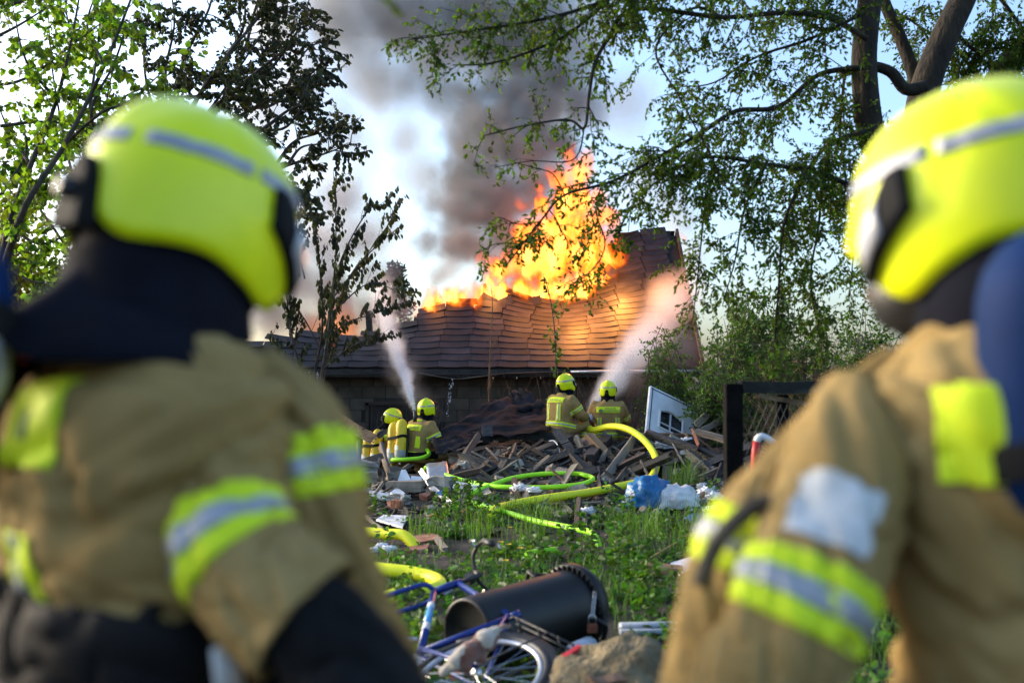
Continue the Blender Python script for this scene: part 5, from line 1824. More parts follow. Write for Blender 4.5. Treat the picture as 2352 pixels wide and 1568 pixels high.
def rubble():
    gp = 'splintered boards on the rubble heap'
    L = [
        # left timber stack
        ('weathered_board', 'broad grey board leaning upright beside the crouching crew', (873, 1022, 13.9), (903, 1112, 13.1), 20, .035, 'wood_grey', 1.45),
        ('weathered_board', 'upright grey board at the left end of the timber stack', (822, 1012, 13.6), (823, 1098, 13.4), 15, .03, 'wood_grey', 1.45),
        ('weathered_board', 'short grey board lying level between two upright boards', (828, 1062, 13.3), (878, 1046, 13.4), 14, .03, 'wood_grey', 1.4),
        ('weathered_board', 'pale grey board slanting down left under the broad leaning board', (872, 1056, 13.2), (847, 1122, 12.7), 13, .03, 'wood_grey', 1.4),
        ('weathered_board', 'narrow brown grey stake right of the slanting pale board', (880, 1086, 13.1), (879, 1124, 12.9), 9, .03, 'wood_grey', 1.4),
        ('weathered_board', 'short thick board stub above the reed panel corner', (870, 1000, 14.1), (884, 990, 14.2), 14, .05, 'wood_dark', 1.2),
        ('bent_metal_strip', 'long bent grey strip running down to the weeds', (966, 1080, 13.0), (994, 1122, 12.6), 12, .012, 'metal', .9),
        ('bent_metal_strip', 'lower end of the bent grey strip near the weeds', (993, 1120, 12.6), (1036, 1156, 12.0), 11, .012, 'metal', .9),
        # middle
        ('charred_post', 'scorched post with peeling white paint right of the crouching crew', (1095, 1002, 14.6), (1047, 1084, 13.4), 20, .08, 'wood_dark', .7),
        ('roof_timber', 'long dark square beam pointing at the seated firefighters', (1130, 1090, 13.2), (1308, 1006, 14.9), 22, .11, 'wood_dark', .1),
        ('charred_timber', 'black beam lying level under the roofing felt', (1086, 1000, 15.0), (1310, 1002, 15.2), 16, .12, 'char', 0),
        ('charred_timber', 'black end block below the felt sheet', (1120, 1010, 14.7), (1118, 980, 14.9), 24, .12, 'char', 0),
        ('box_timber', 'stubby square beam pointing at the camera below the nozzle man', (1352, 1056, 13.6), (1395, 1010, 15.0), 25, .15, 'wood_dark', 0),
        ('long_board', 'long grey board leaning toward the white door', (1388, 1100, 13.2), (1462, 1000, 14.5), 19, .03, 'wood_grey', 1.0),
        ('long_board', 'narrow board right of the long leaning board', (1415, 1110, 13.1), (1470, 1040, 13.9), 13, .03, 'wood_grey', 1.1),
        ('long_board', 'grey splinter board standing left of the hose loop', (1440, 1100, 13.1), (1452, 1058, 13.4), 12, .03, 'wood_grey', 1.3),
        ('split_board', 'grey board tipped up below the crouching firefighter', (1322, 1004, 14.6), (1342, 1042, 14.1), 15, .04, 'wood_grey', 1.2),
        ('split_board', 'thin pale slat standing in the middle of the heap', (1297, 1034, 13.9), (1316, 1078, 13.5), 8, .02, 'wood_grey', 1.3),
        ('split_board', 'brown board lying beside the square beam', (1338, 1008, 14.7), (1364, 1034, 14.3), 12, .04, 'wood_brown', .8),
        ('split_board', 'brown board leaning in the shadow under the felt', (1172, 1060, 14.0), (1186, 1024, 14.3), 16, .03, 'wood_brown', 1.3),
        ('split_board', 'brown board next to the dark beam under the felt', (1190, 1050, 14.1), (1212, 1030, 14.2), 14, .03, 'wood_brown', 1.2),
        ('flat_board', 'short grey board flat on the heap left of the hose crossing', (1265, 1112, 12.7), (1296, 1072, 13.2), 16, .025, 'wood_grey', .3),
        ('flat_board', 'grey board flat on the heap above the green hose', (1276, 1116, 12.7), (1310, 1094, 12.9), 15, .025, 'wood_grey', .3),
        ('flat_board', 'small upright grey board behind the rusty strap', (1372, 1078, 13.2), (1376, 1122, 12.7), 15, .025, 'wood_grey', 1.3),
        ('split_board', 'dark board below the stubby beam', (1334, 1062, 13.5), (1394, 1092, 13.2), 14, .03, 'wood_dark', .6),
        # right
        ('charred_timber', 'long charred beam slanting right toward the black post', (1486, 994, 14.3), (1664, 1056, 13.4), 14, .09, 'char', .2),
        ('brown_timber', 'brown timber lying level behind the charred beam', (1474, 1000, 14.6), (1596, 1003, 14.9), 17, .08, 'wood_brown', .1),
        ('weathered_board', 'grey board tilted up right of the white door', (1600, 975, 14.6), (1648, 930, 15.1), 17, .03, 'wood_grey', 1.2),
        ('weathered_board', 'shorter grey board under the tilted one at the right', (1614, 988, 14.4), (1654, 966, 14.7), 14, .03, 'wood_grey', 1.2),
        ('mossy_timber', 'mossy beam with a split face next to the black post', (1596, 990, 14.0), (1666, 1010, 13.7), 15, .06, 'wood_grey', .5),
        ('charred_timber', 'black burnt beam end poking out right of the hose loop', (1462, 1088, 12.9), (1568, 1060, 13.4), 19, .11, 'char', .3),
        ('dark_board', 'dark flat board right of the grass tuft', (1586, 1066, 13.0), (1652, 1080, 12.9), 20, .02, 'wood_dark', .6),
        ('dark_board', 'black leaning board by the foot of the fence post', (1640, 1118, 12.4), (1660, 1062, 13.0), 14, .03, 'char', 1.2),
        ('rust_bar', 'reddish flat bar crossing the charred beam', (1590, 988, 14.1), (1606, 1024, 13.7), 10, .012, 'rust', 1.2),
        ('rust_bar', 'lower piece of the reddish flat bar', (1606, 1022, 13.7), (1580, 1068, 13.2), 11, .012, 'rust', 1.2),
        ('white_gutter', 'white plastic strip by the foot of the fence post', (1586, 1171, 11.8), (1672, 1163, 11.9), 11, .025, 'white_pl', .9),
        ('pale_strip', 'thin pale lath slanting through the litter below the yellow hose', (1293, 1143, 12.0), (1408, 1184, 11.4), 5, .015, 'wood_grey', .4),
        ('charred_stump', 'charred splintered stump standing in the grass', (1326, 1212, 10.9), (1330, 1146, 11.3), 12, .05, 'char', 1.2),
        ('charred_stump', 'grey split stake beside the charred stump', (1342, 1212, 10.9), (1348, 1160, 11.1), 14, .04, 'wood_grey', 1.2),
        ('charred_stump', 'black slanting splinter left of the charred stump', (1288, 1156, 11.5), (1316, 1178, 11.2), 10, .04, 'char', 1.0),
        ('flat_board', 'grey board lying along the edge of the grass', (1224, 1158, 11.8), (1420, 1154, 11.9), 8, .03, 'wood_grey', .2),
        ('flat_board', 'dark board crossing the heap edge below the hose', (1376, 1148, 11.7), (1410, 1176, 11.3), 10, .03, 'wood_dark', .2),
        ('flat_board', 'board lying right of the white bag', (1570, 1158, 11.9), (1622, 1138, 12.2), 12, .03, 'wood_grey', .3),
        ('flat_board', 'pale board beside the paper scraps at the right', (1640, 1122, 12.3), (1670, 1106, 12.5), 10, .03, 'wood_grey', .3),
        ('wood_offcut', 'split grey offcut in the weeds at the left', (1000, 1232, 10.2), (1022, 1262, 9.7), 14, .03, 'wood_grey', .2),
        ('wood_offcut', 'two thin pale laths left of the white flat piece', (840, 1186, 10.9), (878, 1216, 10.4), 6, .03, 'wood_grey', .2),
        ('cardboard_panel', 'large brown board tilted in the grass left of the right firefighter', (1466, 1308, 8.6), (1584, 1236, 9.2), 22, .02, 'card', 1.35),
        ('grey_board', 'weathered board half under the grass in the middle', (1190, 1262, 9.5), (1266, 1256, 9.6), 10, .02, 'wood_grey', .1),
    ]
    for nm, lab, a, b, wpx, th, mat, roll in L:
        A, B = PS(*a), PS(*b)
        plank(nm, lab, A, B, wpx * A.y / FPX, th, mat, roll)
    # fill of broken boards
    kinds = [('wood_grey', 'broken_board', 'grey'), ('wood_dark', 'scorched_board', 'scorched dark'), ('wood_brown', 'brown_board', 'splintered brown'), ('char', 'charred_stick', 'charred black')]
    made = []
    for i in range(230):
        mt, nm, adj = kinds[DR.choices(range(4), (4, 4, 3, 2))[0]]
        px, py = DR.uniform(830, 1660), DR.uniform(1015, 1185)
        if (py > 1150 and DR.random() < .6) or (px < 1000 and py < 1060):
            continue
        p = G(px, py)
        ln = DR.uniform(.2, .8)
        a = DR.uniform(0, math.pi)
        d = V((math.cos(a), math.sin(a) * .8, DR.uniform(-.1, .6))).normalized()
        w = DR.choice([DR.uniform(.015, .035), DR.uniform(.03, .1)])
        o = plank(nm, None, p + V((0, 0, .02)) - d * ln * .35, p + V((0, 0, .03)) + d * ln * .65, w, DR.uniform(.012, .035), mt, DR.uniform(-.7, .7), seg=3)
        made.append((o, px, py, ('long ' if ln > .6 else 'short ' if ln < .34 else '') + ('thin ' if w < .035 else 'wide ' if w > .08 else '') + adj, 'stick' if w < .035 else 'board'))
    name_by_place(made, 'board', 'broken boards on the heap')
    # heavier timbers thrown about the heap
    made = []
    for i in range(38):
        mt, nm, adj = DR.choice([('char', 'charred_timber', 'thick charred'), ('wood_dark', 'scorched_timber', 'thick scorched'), ('wood_brown', 'brown_timber', 'thick brown'), ('wood_dark', 'scorched_timber', 'thick scorched')])
        px, py = DR.uniform(1010, 1650), DR.uniform(1012, 1105)
        p = G(px, py)
        ln = DR.uniform(.6, 1.4)
        a = DR.choice([DR.uniform(-.6, .6), DR.uniform(.6, 2.5)])
        d = V((math.cos(a), math.sin(a) * .7, DR.uniform(.0, .45))).normalized()
        o = plank(nm, None, p - d * ln * .4, p + V((0, 0, .05)) + d * ln * .6, DR.uniform(.07, .14), DR.uniform(.05, .1), mt, DR.uniform(-.7, .7), jag=.05)
        made.append((o, px, py, ('long ' if ln > 1.0 else '') + adj, 'beam'))
    name_by_place(made, 'timber', 'heavy timbers on the heap')
    # masonry
    C = [
        ('stone_slab', 'long tan stone block below the leaning boards', (932, 1116, 12.55), (.44, .24, .13), 'slab', 'stone', .05),
        ('concrete_lump', 'grey concrete chunk at the left of the timber stack', (840, 1074, 13.0), (.26, .22, .16), 'concrete', 'rubble', .2),
        ('concrete_lump', 'flat concrete chunk under the grey lump at the left', (842, 1094, 12.8), (.24, .22, .13), 'slab', 'rubble', .2),
        ('plaster_lump', 'pale plaster chunk below the thin green hose', (1016, 1110, 12.7), (.30, .22, .17), 'concrete', 'rubble', .25),
        ('plaster_lump', 'grey mortar lump beside the white panel', (918, 1146, 12.0), (.24, .18, .10), 'concrete', 'rubble', .3),
        ('brick', 'red brick standing on end below the white panel', (912, 1160, 11.6), (.115, .10, .12), 'brick', 'brick', .06),
        ('brick', 'brick fragment lying behind the tan stone block', (905, 1092, 13.2), (.2, .12, .1), 'slab', 'brick', .1),
        ('brick', 'tan brick left of the white triangular bracket', (907, 1082, 13.4), (.18, .13, .13), 'slab', 'brick', .08),
        ('paver', 'reddish paving slab in the weeds at the left', (975, 1240, 10.0), (.26, .30, .05), 'brick', 'paver', .05),
        ('paver', 'small brown tile beside the reddish paving slab', (958, 1262, 9.6), (.2, .15, .04), 'brick', 'paver', .05),
        ('brick', 'orange brick piece in the shadow under the felt', (1146, 1070, 13.7), (.14, .10, .09), 'brick', 'brick', .1),
        ('concrete_lump', 'pale rubble lump behind the scorched post', (1078, 1072, 14.0), (.26, .18, .16), 'concrete', 'rubble', .3),
        ('brick', 'brick piece left of the scorched post', (1052, 1052, 14.2), (.24, .14, .14), 'slab', 'brick', .15),
        ('concrete_lump', 'white crumbled plaster heap left of the yellow hose', (1075, 1122, 12.5), (.3, .2, .1), 'paper', 'rubble', .35),
        ('brick', 'small grey stone at the hose coupling', (1090, 1152, 11.7), (.09, .08, .08), 'concrete', 'rubble', .2),
        ('wooden_box', 'flat brown box in the grass near the right firefighter', (1528, 1312, 8.4), (.26, .22, .09), 'card', 'box', .03),
    ]
    for i, (nm, lab, p, s, mt, cat, rg) in enumerate(C):
        chunk(nm, lab, PS(*p, s[2] * .4), s, mt, cat, (DR.uniform(-.15, .15), DR.uniform(-.15, .15), DR.uniform(-.5, .5)), rough=rg, seed=i)
    made = []
    for i in range(70):
        px, py = DR.uniform(835, 1660), DR.uniform(1040, 1200)
        p = G(px, py)
        mt = DR.choice(['brick', 'concrete', 'concrete', 'slab'])
        nm, adj = {'brick': ('brick_fragment', 'red brick'), 'concrete': ('mortar_fragment', 'grey mortar'), 'slab': ('stone_fragment', 'tan stone')}[mt]
        s = DR.uniform(.05, .13)
        o = chunk(nm, None, p + V((0, 0, s * .3)), (s * 1.4, s, s * .8), mt, None, (DR.uniform(-.5, .5), DR.uniform(-.5, .5), DR.uniform(0, 3)), None, .2, 0, i)
        made.append((o, px, py, ('large ' if s > .105 else 'small ' if s < .075 else '') + adj, 'fragment'))
    name_by_place(made, 'rubble', 'masonry fragments on the heap')
    # white sheets and plates
    S = [
        ('plastic_sheet', 'large white plastic panel lying below the timber stack', [(848, 1128, 12.5), (902, 1130, 12.6), (899, 1153, 12.0), (850, 1142, 11.9)], 'white_pl', 'panel', .01, .02),
        ('plastic_sheet', 'smaller white panel right of the large white one', [(896, 1134, 12.2), (912, 1122, 12.5), (931, 1136, 12.2), (914, 1146, 12.0)], 'white_pl', 'panel', .005, .02),
        ('plastic_sheet', 'flat white sheet in the weeds left of the path', [(864, 1196, 10.6), (880, 1186, 10.9), (936, 1188, 10.8), (924, 1214, 10.2)], 'white_pl', 'panel', .01, .02),
        ('steel_sheet', 'grey steel casing sheet below the thin green hose', [(978, 1066, 13.4), (1026, 1060, 13.4), (1034, 1104, 12.9), (984, 1102, 12.9)], 'metal', 'sheet', .02, .01),
        ('white_bracket', 'white tapered bracket standing left of the grey sheet', [(922, 1080, 13.0), (932, 1080, 13.0), (946, 1108, 12.8), (912, 1108, 12.8)], 'white_pl', 'bracket', .002, .015),
        ('plastic_sheet', 'narrow white plate beside the tapered bracket', [(944, 1094, 12.9), (968, 1096, 12.9), (970, 1110, 12.8), (944, 1110, 12.8)], 'white_pl', 'panel', .004, .015),
        ('blue_board', 'blue board lying in the litter at the right', [(1572, 1190, 11.0), (1606, 1176, 11.4), (1626, 1180, 11.3), (1592, 1200, 10.9)], 'blue_board', 'board', .004, .02),
        ('plastic_sheet', 'white board sticking out behind the right firefighter arm', [(1540, 1296, 8.8), (1592, 1280, 9.0), (1606, 1296, 8.6), (1560, 1322, 8.3)], 'white_pl', 'panel', .004, .015),
        ('blue_scrap', 'small blue plastic scrap in the grass behind the handlebar', [(1142, 1250, 9.6), (1162, 1246, 9.7), (1166, 1258, 9.5), (1146, 1262, 9.4)], 'bag_blue', 'scrap', .02, .004),
        ('blue_scrap', 'blue and white wrapper beside the pale plaster chunk', [(1000, 1130, 12.2), (1018, 1126, 12.3), (1022, 1136, 12.1), (1004, 1138, 12.1)], 'bag_blue', 'scrap', .02, .004),
    ]
    for nm, lab, cs, mt, cat, cr, th in S:
        sheet(nm, lab, [PS(*c) for c in cs], mt, cat, 6, 4, cr, 3, th, .04, seed=len(lab))
    # roofing felt slumped over the beams
    sheet('roofing_felt', 'black roofing felt slumped over charred beams in the middle', [P(985, 1010, 14.6), P(1262, 992, 14.9), P(1255, 930, 16.6), P(1140, 912, 16.6)], 'tarp', 'sheet', 40, 26, .055, 4.2, .012, .08, seed=5)
    sheet('felt_flap', 'torn felt flap hanging at the left of the slumped roofing felt', [P(990, 1008, 14.5), P(1090, 1000, 14.6), P(1080, 1022, 14.2), P(1005, 1044, 14.0)], 'tarp', 'sheet', 16, 8, .06, 3, .01, .12, seed=6)
    sheet('felt_flap', 'ragged felt edge lifted near the crouching firefighter', [P(1168, 902, 16.9), P(1212, 896, 16.9), P(1256, 936, 16.3), P(1190, 950, 16.0)], 'tarp', 'sheet', 14, 8, .09, 3, .01, .12, seed=8)
    plank('charred_timber', 'charred rafter end sticking up behind the roofing felt', P(1178, 900, 17.0), P(1252, 934, 16.6), .09, .06, 'char', .3)
    # reed panels
    def reeds(lab, a, b, c, n, seed):
        r = random.Random(seed)
        root = empty('reed_panel', P(*a), label=lab, cat='reed panel')
        A, B, C = P(*a), P(*b), P(*c)
        for i in range(n):
            t = i / (n - 1)
            p = A.lerp(B, t)
            q = p + (C - A) * r.uniform(.9, 1.06)
            m = MB()
            m.tube([p, p.lerp(q, .5) + V((0, 0, r.uniform(-.006, .006))), q], r.uniform(.006, .010), 5)
            o = m.build('reed', MAT['reed'], root, loc=-A)
        plank('batten', None, A.lerp(B, 0) + (C - A) * .1 + V((0, -.02, 0)), B + (C - A) * .1 + V((0, -.02, 0)), .04, .02, 'wood_dark', parent=root)
    reeds('tilted panel of brown reeds left of the crouching crew', (738, 962, 15.0), (765, 940, 15.1), (808, 1008, 14.3), 28, 1)
    reeds('second reed panel right of the tilted one', (800, 990, 14.4), (818, 974, 14.6), (850, 1018, 14.0), 20, 2)
    # paper and foil scraps
    made = []
    for i, (px, py, s) in enumerate([(1530, 1030, .13), (1552, 1022, .1), (1518, 1022, .08), (1626, 1136, .12), (1642, 1148, .10), (1616, 1124, .08), (1580, 1018, .09), (1640, 1016, .1), (1196, 1128, .1), (1226, 1132, .08), (1350, 1182, .08), (878, 1262, .05), (895, 1270, .06), (860, 1272, .05), (1575, 1046, .08)]):
        p = G(px, py, .05)
        o = crumpled('paper_scrap', None, p + V((0, 0, .03)), (s, s * .7, s * .55), 'paper', None, 20 + i, .8, 3)
        made.append((o, px, py, ('larger ' if s > .1 else 'small ' if s < .07 else '') + 'crumpled white paper', 'scrap'))
    name_by_place(made, 'paper', 'crumpled white paper scraps')
    crumpled('plastic_bag', 'shiny blue plastic bag at the grass edge beside the white bag', G(1490, 1168) + V((0, 0, .12)), (.28, .22, .26), 'bag_blue', 'bag', 3, .36, 1.7)
    crumpled('plastic_bag', 'crumpled white plastic bag right of the blue bag', G(1545, 1168) + V((0, -.05, .09)), (.29, .2, .19), 'bag_white', 'bag', 4, .36, 1.9)
    # rusty strap and rope
    m = MB().tube(smooth_path([P(1353, 1118, 12.5), P(1358, 1098, 12.6), P(1366, 1092, 12.7), P(1390, 1090, 12.9), P(1404, 1084, 13.0)]), .035, 6, flat=.18)
    tag(m.build('rusty_strap', MAT['rust'], smooth=True), 'rusty curled strap holding the green hose bend', 'strap')
    m = MB().tube(smooth_path([P(1262, 1012, 14.4), P(1272, 1012, 14.3), P(1282, 1024, 14.1), P(1287, 1044, 13.9)]), .008, 6)
    tag(m.build('rope', MAT['paper'], smooth=True), 'short white rope hanging over the dark beam', 'rope')
    m = MB().tube(smooth_path([P(1266, 1046, 13.7), P(1250, 1058, 13.6), P(1252, 1076, 13.4), P(1262, 1084, 13.3)]), .006, 6)
    tag(m.build('rope', MAT['paper'], smooth=True), 'white rope curl lying below the dark beam', 'rope')
    # corrugated black pipe
    pts = smooth_path([P(1590, 902, 15.6), P(1612, 893, 15.5), P(1636, 908, 15.4), P(1652, 935, 15.3), P(1657, 960, 15.2)], 12)
    m = MB().tube(pts, [.11 + .008 * (i % 2) for i in range(len(pts))], 14)
    tag(m.build('drain_pipe', MAT['bin'], smooth=True), 'black curved corrugated pipe right of the white door', 'pipe')
    # white door with an arched window, tilted in the heap
    c0 = P(1411, 1056, 14.2)
    c1 = P(1492, 887, 15.4)
    up = (c1 - c0).normalized()
    rt = V((.89, .25, -.42))
    R = axes(rt, up)                                       # columns: width, height, normal
    if R.col[2].y > 0:
        pass
    W, Hh = .88, 1.95
    org = c1 - R.col[1] * Hh
    door = empty('white_door', label='white plastic door with an arched window tilted in the rubble', cat='door')
    door.matrix_world = Matrix.Translation(org) @ R.to_4x4()
    wx0, wx1, wy0, wy1 = .20, .62, 1.22, 1.58
    m = MB()
    for (x0, x1, y0, y1) in [(0, wx0, 0, Hh), (wx1, W, 0, Hh), (wx0, wx1, 0, wy0), (wx0, wx1, wy1 + .07, Hh)]:
        m.box(((x0 + x1) / 2, (y0 + y1) / 2, 0), (x1 - x0, y1 - y0, .05))
    n = 8
    for i in range(n):                                     # arch
        xa, xb = wx0 + (wx1 - wx0) * i / n, wx0 + (wx1 - wx0) * (i + 1) / n
        yb = wy1 + .07 * math.sin(math.pi * (i + .5) / n) - .035
        m.box(((xa + xb) / 2, (yb + wy1 + .07) / 2, 0), (xb - xa, wy1 + .07 - yb, .05))
    m.build('door_leaf', MAT['door_white'], door)
    fr = MB()
    path = [V((wx0, wy0, .03)), V((wx0, wy1 - .035, .03))] + [V((wx0 + (wx1 - wx0) * i / 8, wy1 - .035 + .07 * math.sin(math.pi * i / 8), .03)) for i in range(1, 8)] + [V((wx1, wy1 - .035, .03)), V((wx1, wy0, .03)), V((wx0, wy0, .03))]
    fr.tube(path, .022, 6)
    wf = fr.build('window_frame', MAT['door_white'], door)
    MB().box(((wx0 + wx1) / 2, (wy0 + wy1) / 2, -.012), (wx1 - wx0, wy1 - wy0 + .06, .008)).build('pane', MAT['glass_dk'], wf)
    MB().box(((wx0 + wx1) / 2, (wy0 + wy1) / 2, .004), (.02, wy1 - wy0 + .05, .02)).build('glazing_bar', MAT['door_white'], wf)
    MB().box(((wx0 + wx1) / 2, wy0 + .13, .003), (wx1 - wx0, .018, .018)).build('glazing_bar', MAT['door_white'], wf)
    g = MB()
    g.box((.045, Hh / 2, .028), (.012, Hh - .04, .012))
    g.box((W / 2, Hh - .045, .028), (W - .04, .012, .012))
    g.build('seal_groove', MAT['rubber'], door)
    # fine litter that nobody could count
    m = MB()
    for i in range(5200):
        px, py = DR.uniform(815, 1680), min(1232, 1010 + abs(DR.gauss(70, 70)))
        if py < 1030 and px < 1060:
            continue
        p = G(px, py) if i % 3 == 0 else None
        if p is None:
            x, y = DR.uniform(-2.6, 3.6), DR.uniform(10.2, 17)
            p = V((x, y, H(x, y)))
        s = DR.uniform(.012, .05)
        R = Matrix.Rotation(DR.uniform(0, 6.3), 3, 'Z') @ Matrix.Rotation(DR.gauss(0, .5), 3, 'X') @ Matrix.Rotation(DR.gauss(0, .35), 3, 'Y')
        m.box(p + V((0, 0, s * .3)), (s * DR.uniform(1, 5), s * DR.uniform(.4, 1.2), s * DR.uniform(.1, .6)), R, jit=s * .15)
    tag(m.build('litter', MAT['chips']), 'fine litter of splinters, mortar and scraps over the heap', kind='stuff')
rubble()

# ---- hoses
def hose(name, label, pts, r, mat, cat='hose', lift=.9, bury=False):
    path = []
    for p in pts:
        if len(p) == 3:
            q = P(*p)
            path.append(G(p[0], p[1], r + .05) if q.z < H(q.x, q.y) + r + .05 else q)
        else:
            q = G(p[0], p[1], r * lift)
            path.append(q + V((0, 0, r * .3)))
    if bury:
        path.append(path[-1] + (path[-1] - path[-2]).normalized() * .18 - V((0, 0, .14)))
        path.append(path[-1] + (path[-1] - path[-2]).normalized() * .1 - V((0, 0, .1)))
    path = smooth_path(path, 8)
    return tag(MB().tube(path, r, 12).build(name, MAT[mat], smooth=True), label, cat)
def hoses():
    h = hose('thick_hose', 'thick yellow hose arching from the nozzle over the charred beam', [(1352, 983, 15.45), (1366, 987, 15.2), (1401, 979, 14.8), (1438, 984, 14.4), (1471, 1003, 14.1), (1496, 1031, 13.8), (1507, 1056, 13.6), (1505, 1080, 13.45), (1494, 1100, 13.3)], .048, 'hose_yel')
    hose('thick_hose', 'thick yellow hose running left over the heap into the weeds', [(1492, 1103, 13.1), (1470, 1108, 12.9), (1426, 1116, 12.65), (1351, 1131, 12.3), (1276, 1141, 12.0), (1213, 1151, 11.7), (1166, 1161, 11.4), (1135, 1172, 11.1)], .048, 'hose_yel', bury=True)
    hose('thick_hose', 'yellow hose piece passing the paving slab at the left', [(760, 1212, 10.6), (834, 1221, 10.4), (890, 1226, 10.25), (930, 1231, 10.1)], .05, 'hose_yel', bury=True)
    hose('thick_hose', 'yellow hose loop turning back behind the bicycle fork', [(740, 1298, 8.4), (840, 1303, 8.25), (893, 1309, 8.1), (950, 1316, 7.95), (995, 1328, 7.7), (1010, 1343, 7.4), (985, 1356, 7.2), (930, 1362, 7.1), (880, 1376, 6.9)], .05, 'hose_yel')
    hose('thin_hose', 'thin green hose looping behind the crouching jet crew', [(915, 1058, 14.9), (902, 1057, 14.6), (905, 1055, 14.4), (928, 1055, 14.3), (964, 1052, 14.3), (982, 1046, 14.4), (985, 1038, 14.6), (976, 1028, 14.9)], .029, 'hose_grn')
    hose('thin_hose', 'thin green hose sweeping in a long bend across the heap', [(976, 1082, 13.9), (980, 1073, 13.7), (998, 1080, 13.5), (1028, 1092, 13.2), (1067, 1104, 12.9), (1107, 1112, 12.7), (1158, 1118, 12.6), (1251, 1119, 12.6), (1326, 1113, 12.7), (1352, 1106, 12.8), (1362, 1098, 12.9),
                                                                               (1345, 1091, 13.0), (1326, 1088, 13.05), (1276, 1087, 13.05), (1226, 1090, 13.0), (1176, 1098, 12.8), (1128, 1114, 12.5), (1098, 1126, 12.2), (1076, 1139, 11.9), (1064, 1150, 11.7)], .029, 'hose_grn')
    hose('thin_hose', 'thin green hose with a metal coupling running through the grass', [(1062, 1150, 11.8), (1080, 1154, 11.7), (1098, 1158, 11.6), (1128, 1166, 11.4), (1176, 1180, 11.1), (1226, 1195, 10.8), (1276, 1205, 10.6), (1326, 1215, 10.4), (1362, 1226, 10.15)], .029, 'hose_grn', bury=True)
    hose('thin_hose', 'short piece of green hose showing in the grass behind the bin', [(1210, 1272, 9.2), (1232, 1267, 9.3), (1256, 1264, 9.35), (1276, 1262, 9.4)], .027, 'hose_grn')
    a, b = P(1116, 1163, 11.48), P(1124, 1165, 11.44)
    d = (b - a).normalized()
    root = empty('hose_coupling', a, label='metal coupling joining the thin green hose in the weeds', cat='coupling')
    MB().tube([a - d * .05 - a, d * .05], .042, 14).build('collar', MAT['metal'], root, True)
    MB().tube([-d * .02, d * .015], .048, 14).build('grip_ring', MAT['rubber'], root, True)
    # nozzle held by the seated man
    a, b = P(1352, 984, 15.45), P(1354, 958, 15.75)
    root = empty('branch_pipe', a, label='black nozzle at the end of the thick yellow hose', cat='nozzle')
    MB().tube([V((0, 0, 0)), (b - a) * .5, (b - a)], [.045, .035, .028], 12).build('barrel', MAT['rubber'], root, True)
    MB().tube([(b - a) * -.15, (b - a) * .12], .056, 14).build('coupling_ring', MAT['metal'], root, True)
    MB().tube([(b - a) * .4, (b - a) * .4 + V((.05, -.03, .05))], .014, 8).build('handle', MAT['red'], root, True)
    a, b = P(953, 950, 14.75), P(950, 937, 15.05)
    root = empty('branch_pipe', a, label='slim nozzle hidden behind the helmet of the jet firefighter', cat='nozzle')
    MB().tube([V((0, 0, -.12)), V((0, 0, 0)), (b - a)], [.03, .025, .018], 10).build('barrel', MAT['rubber'], root, True)
hoses()

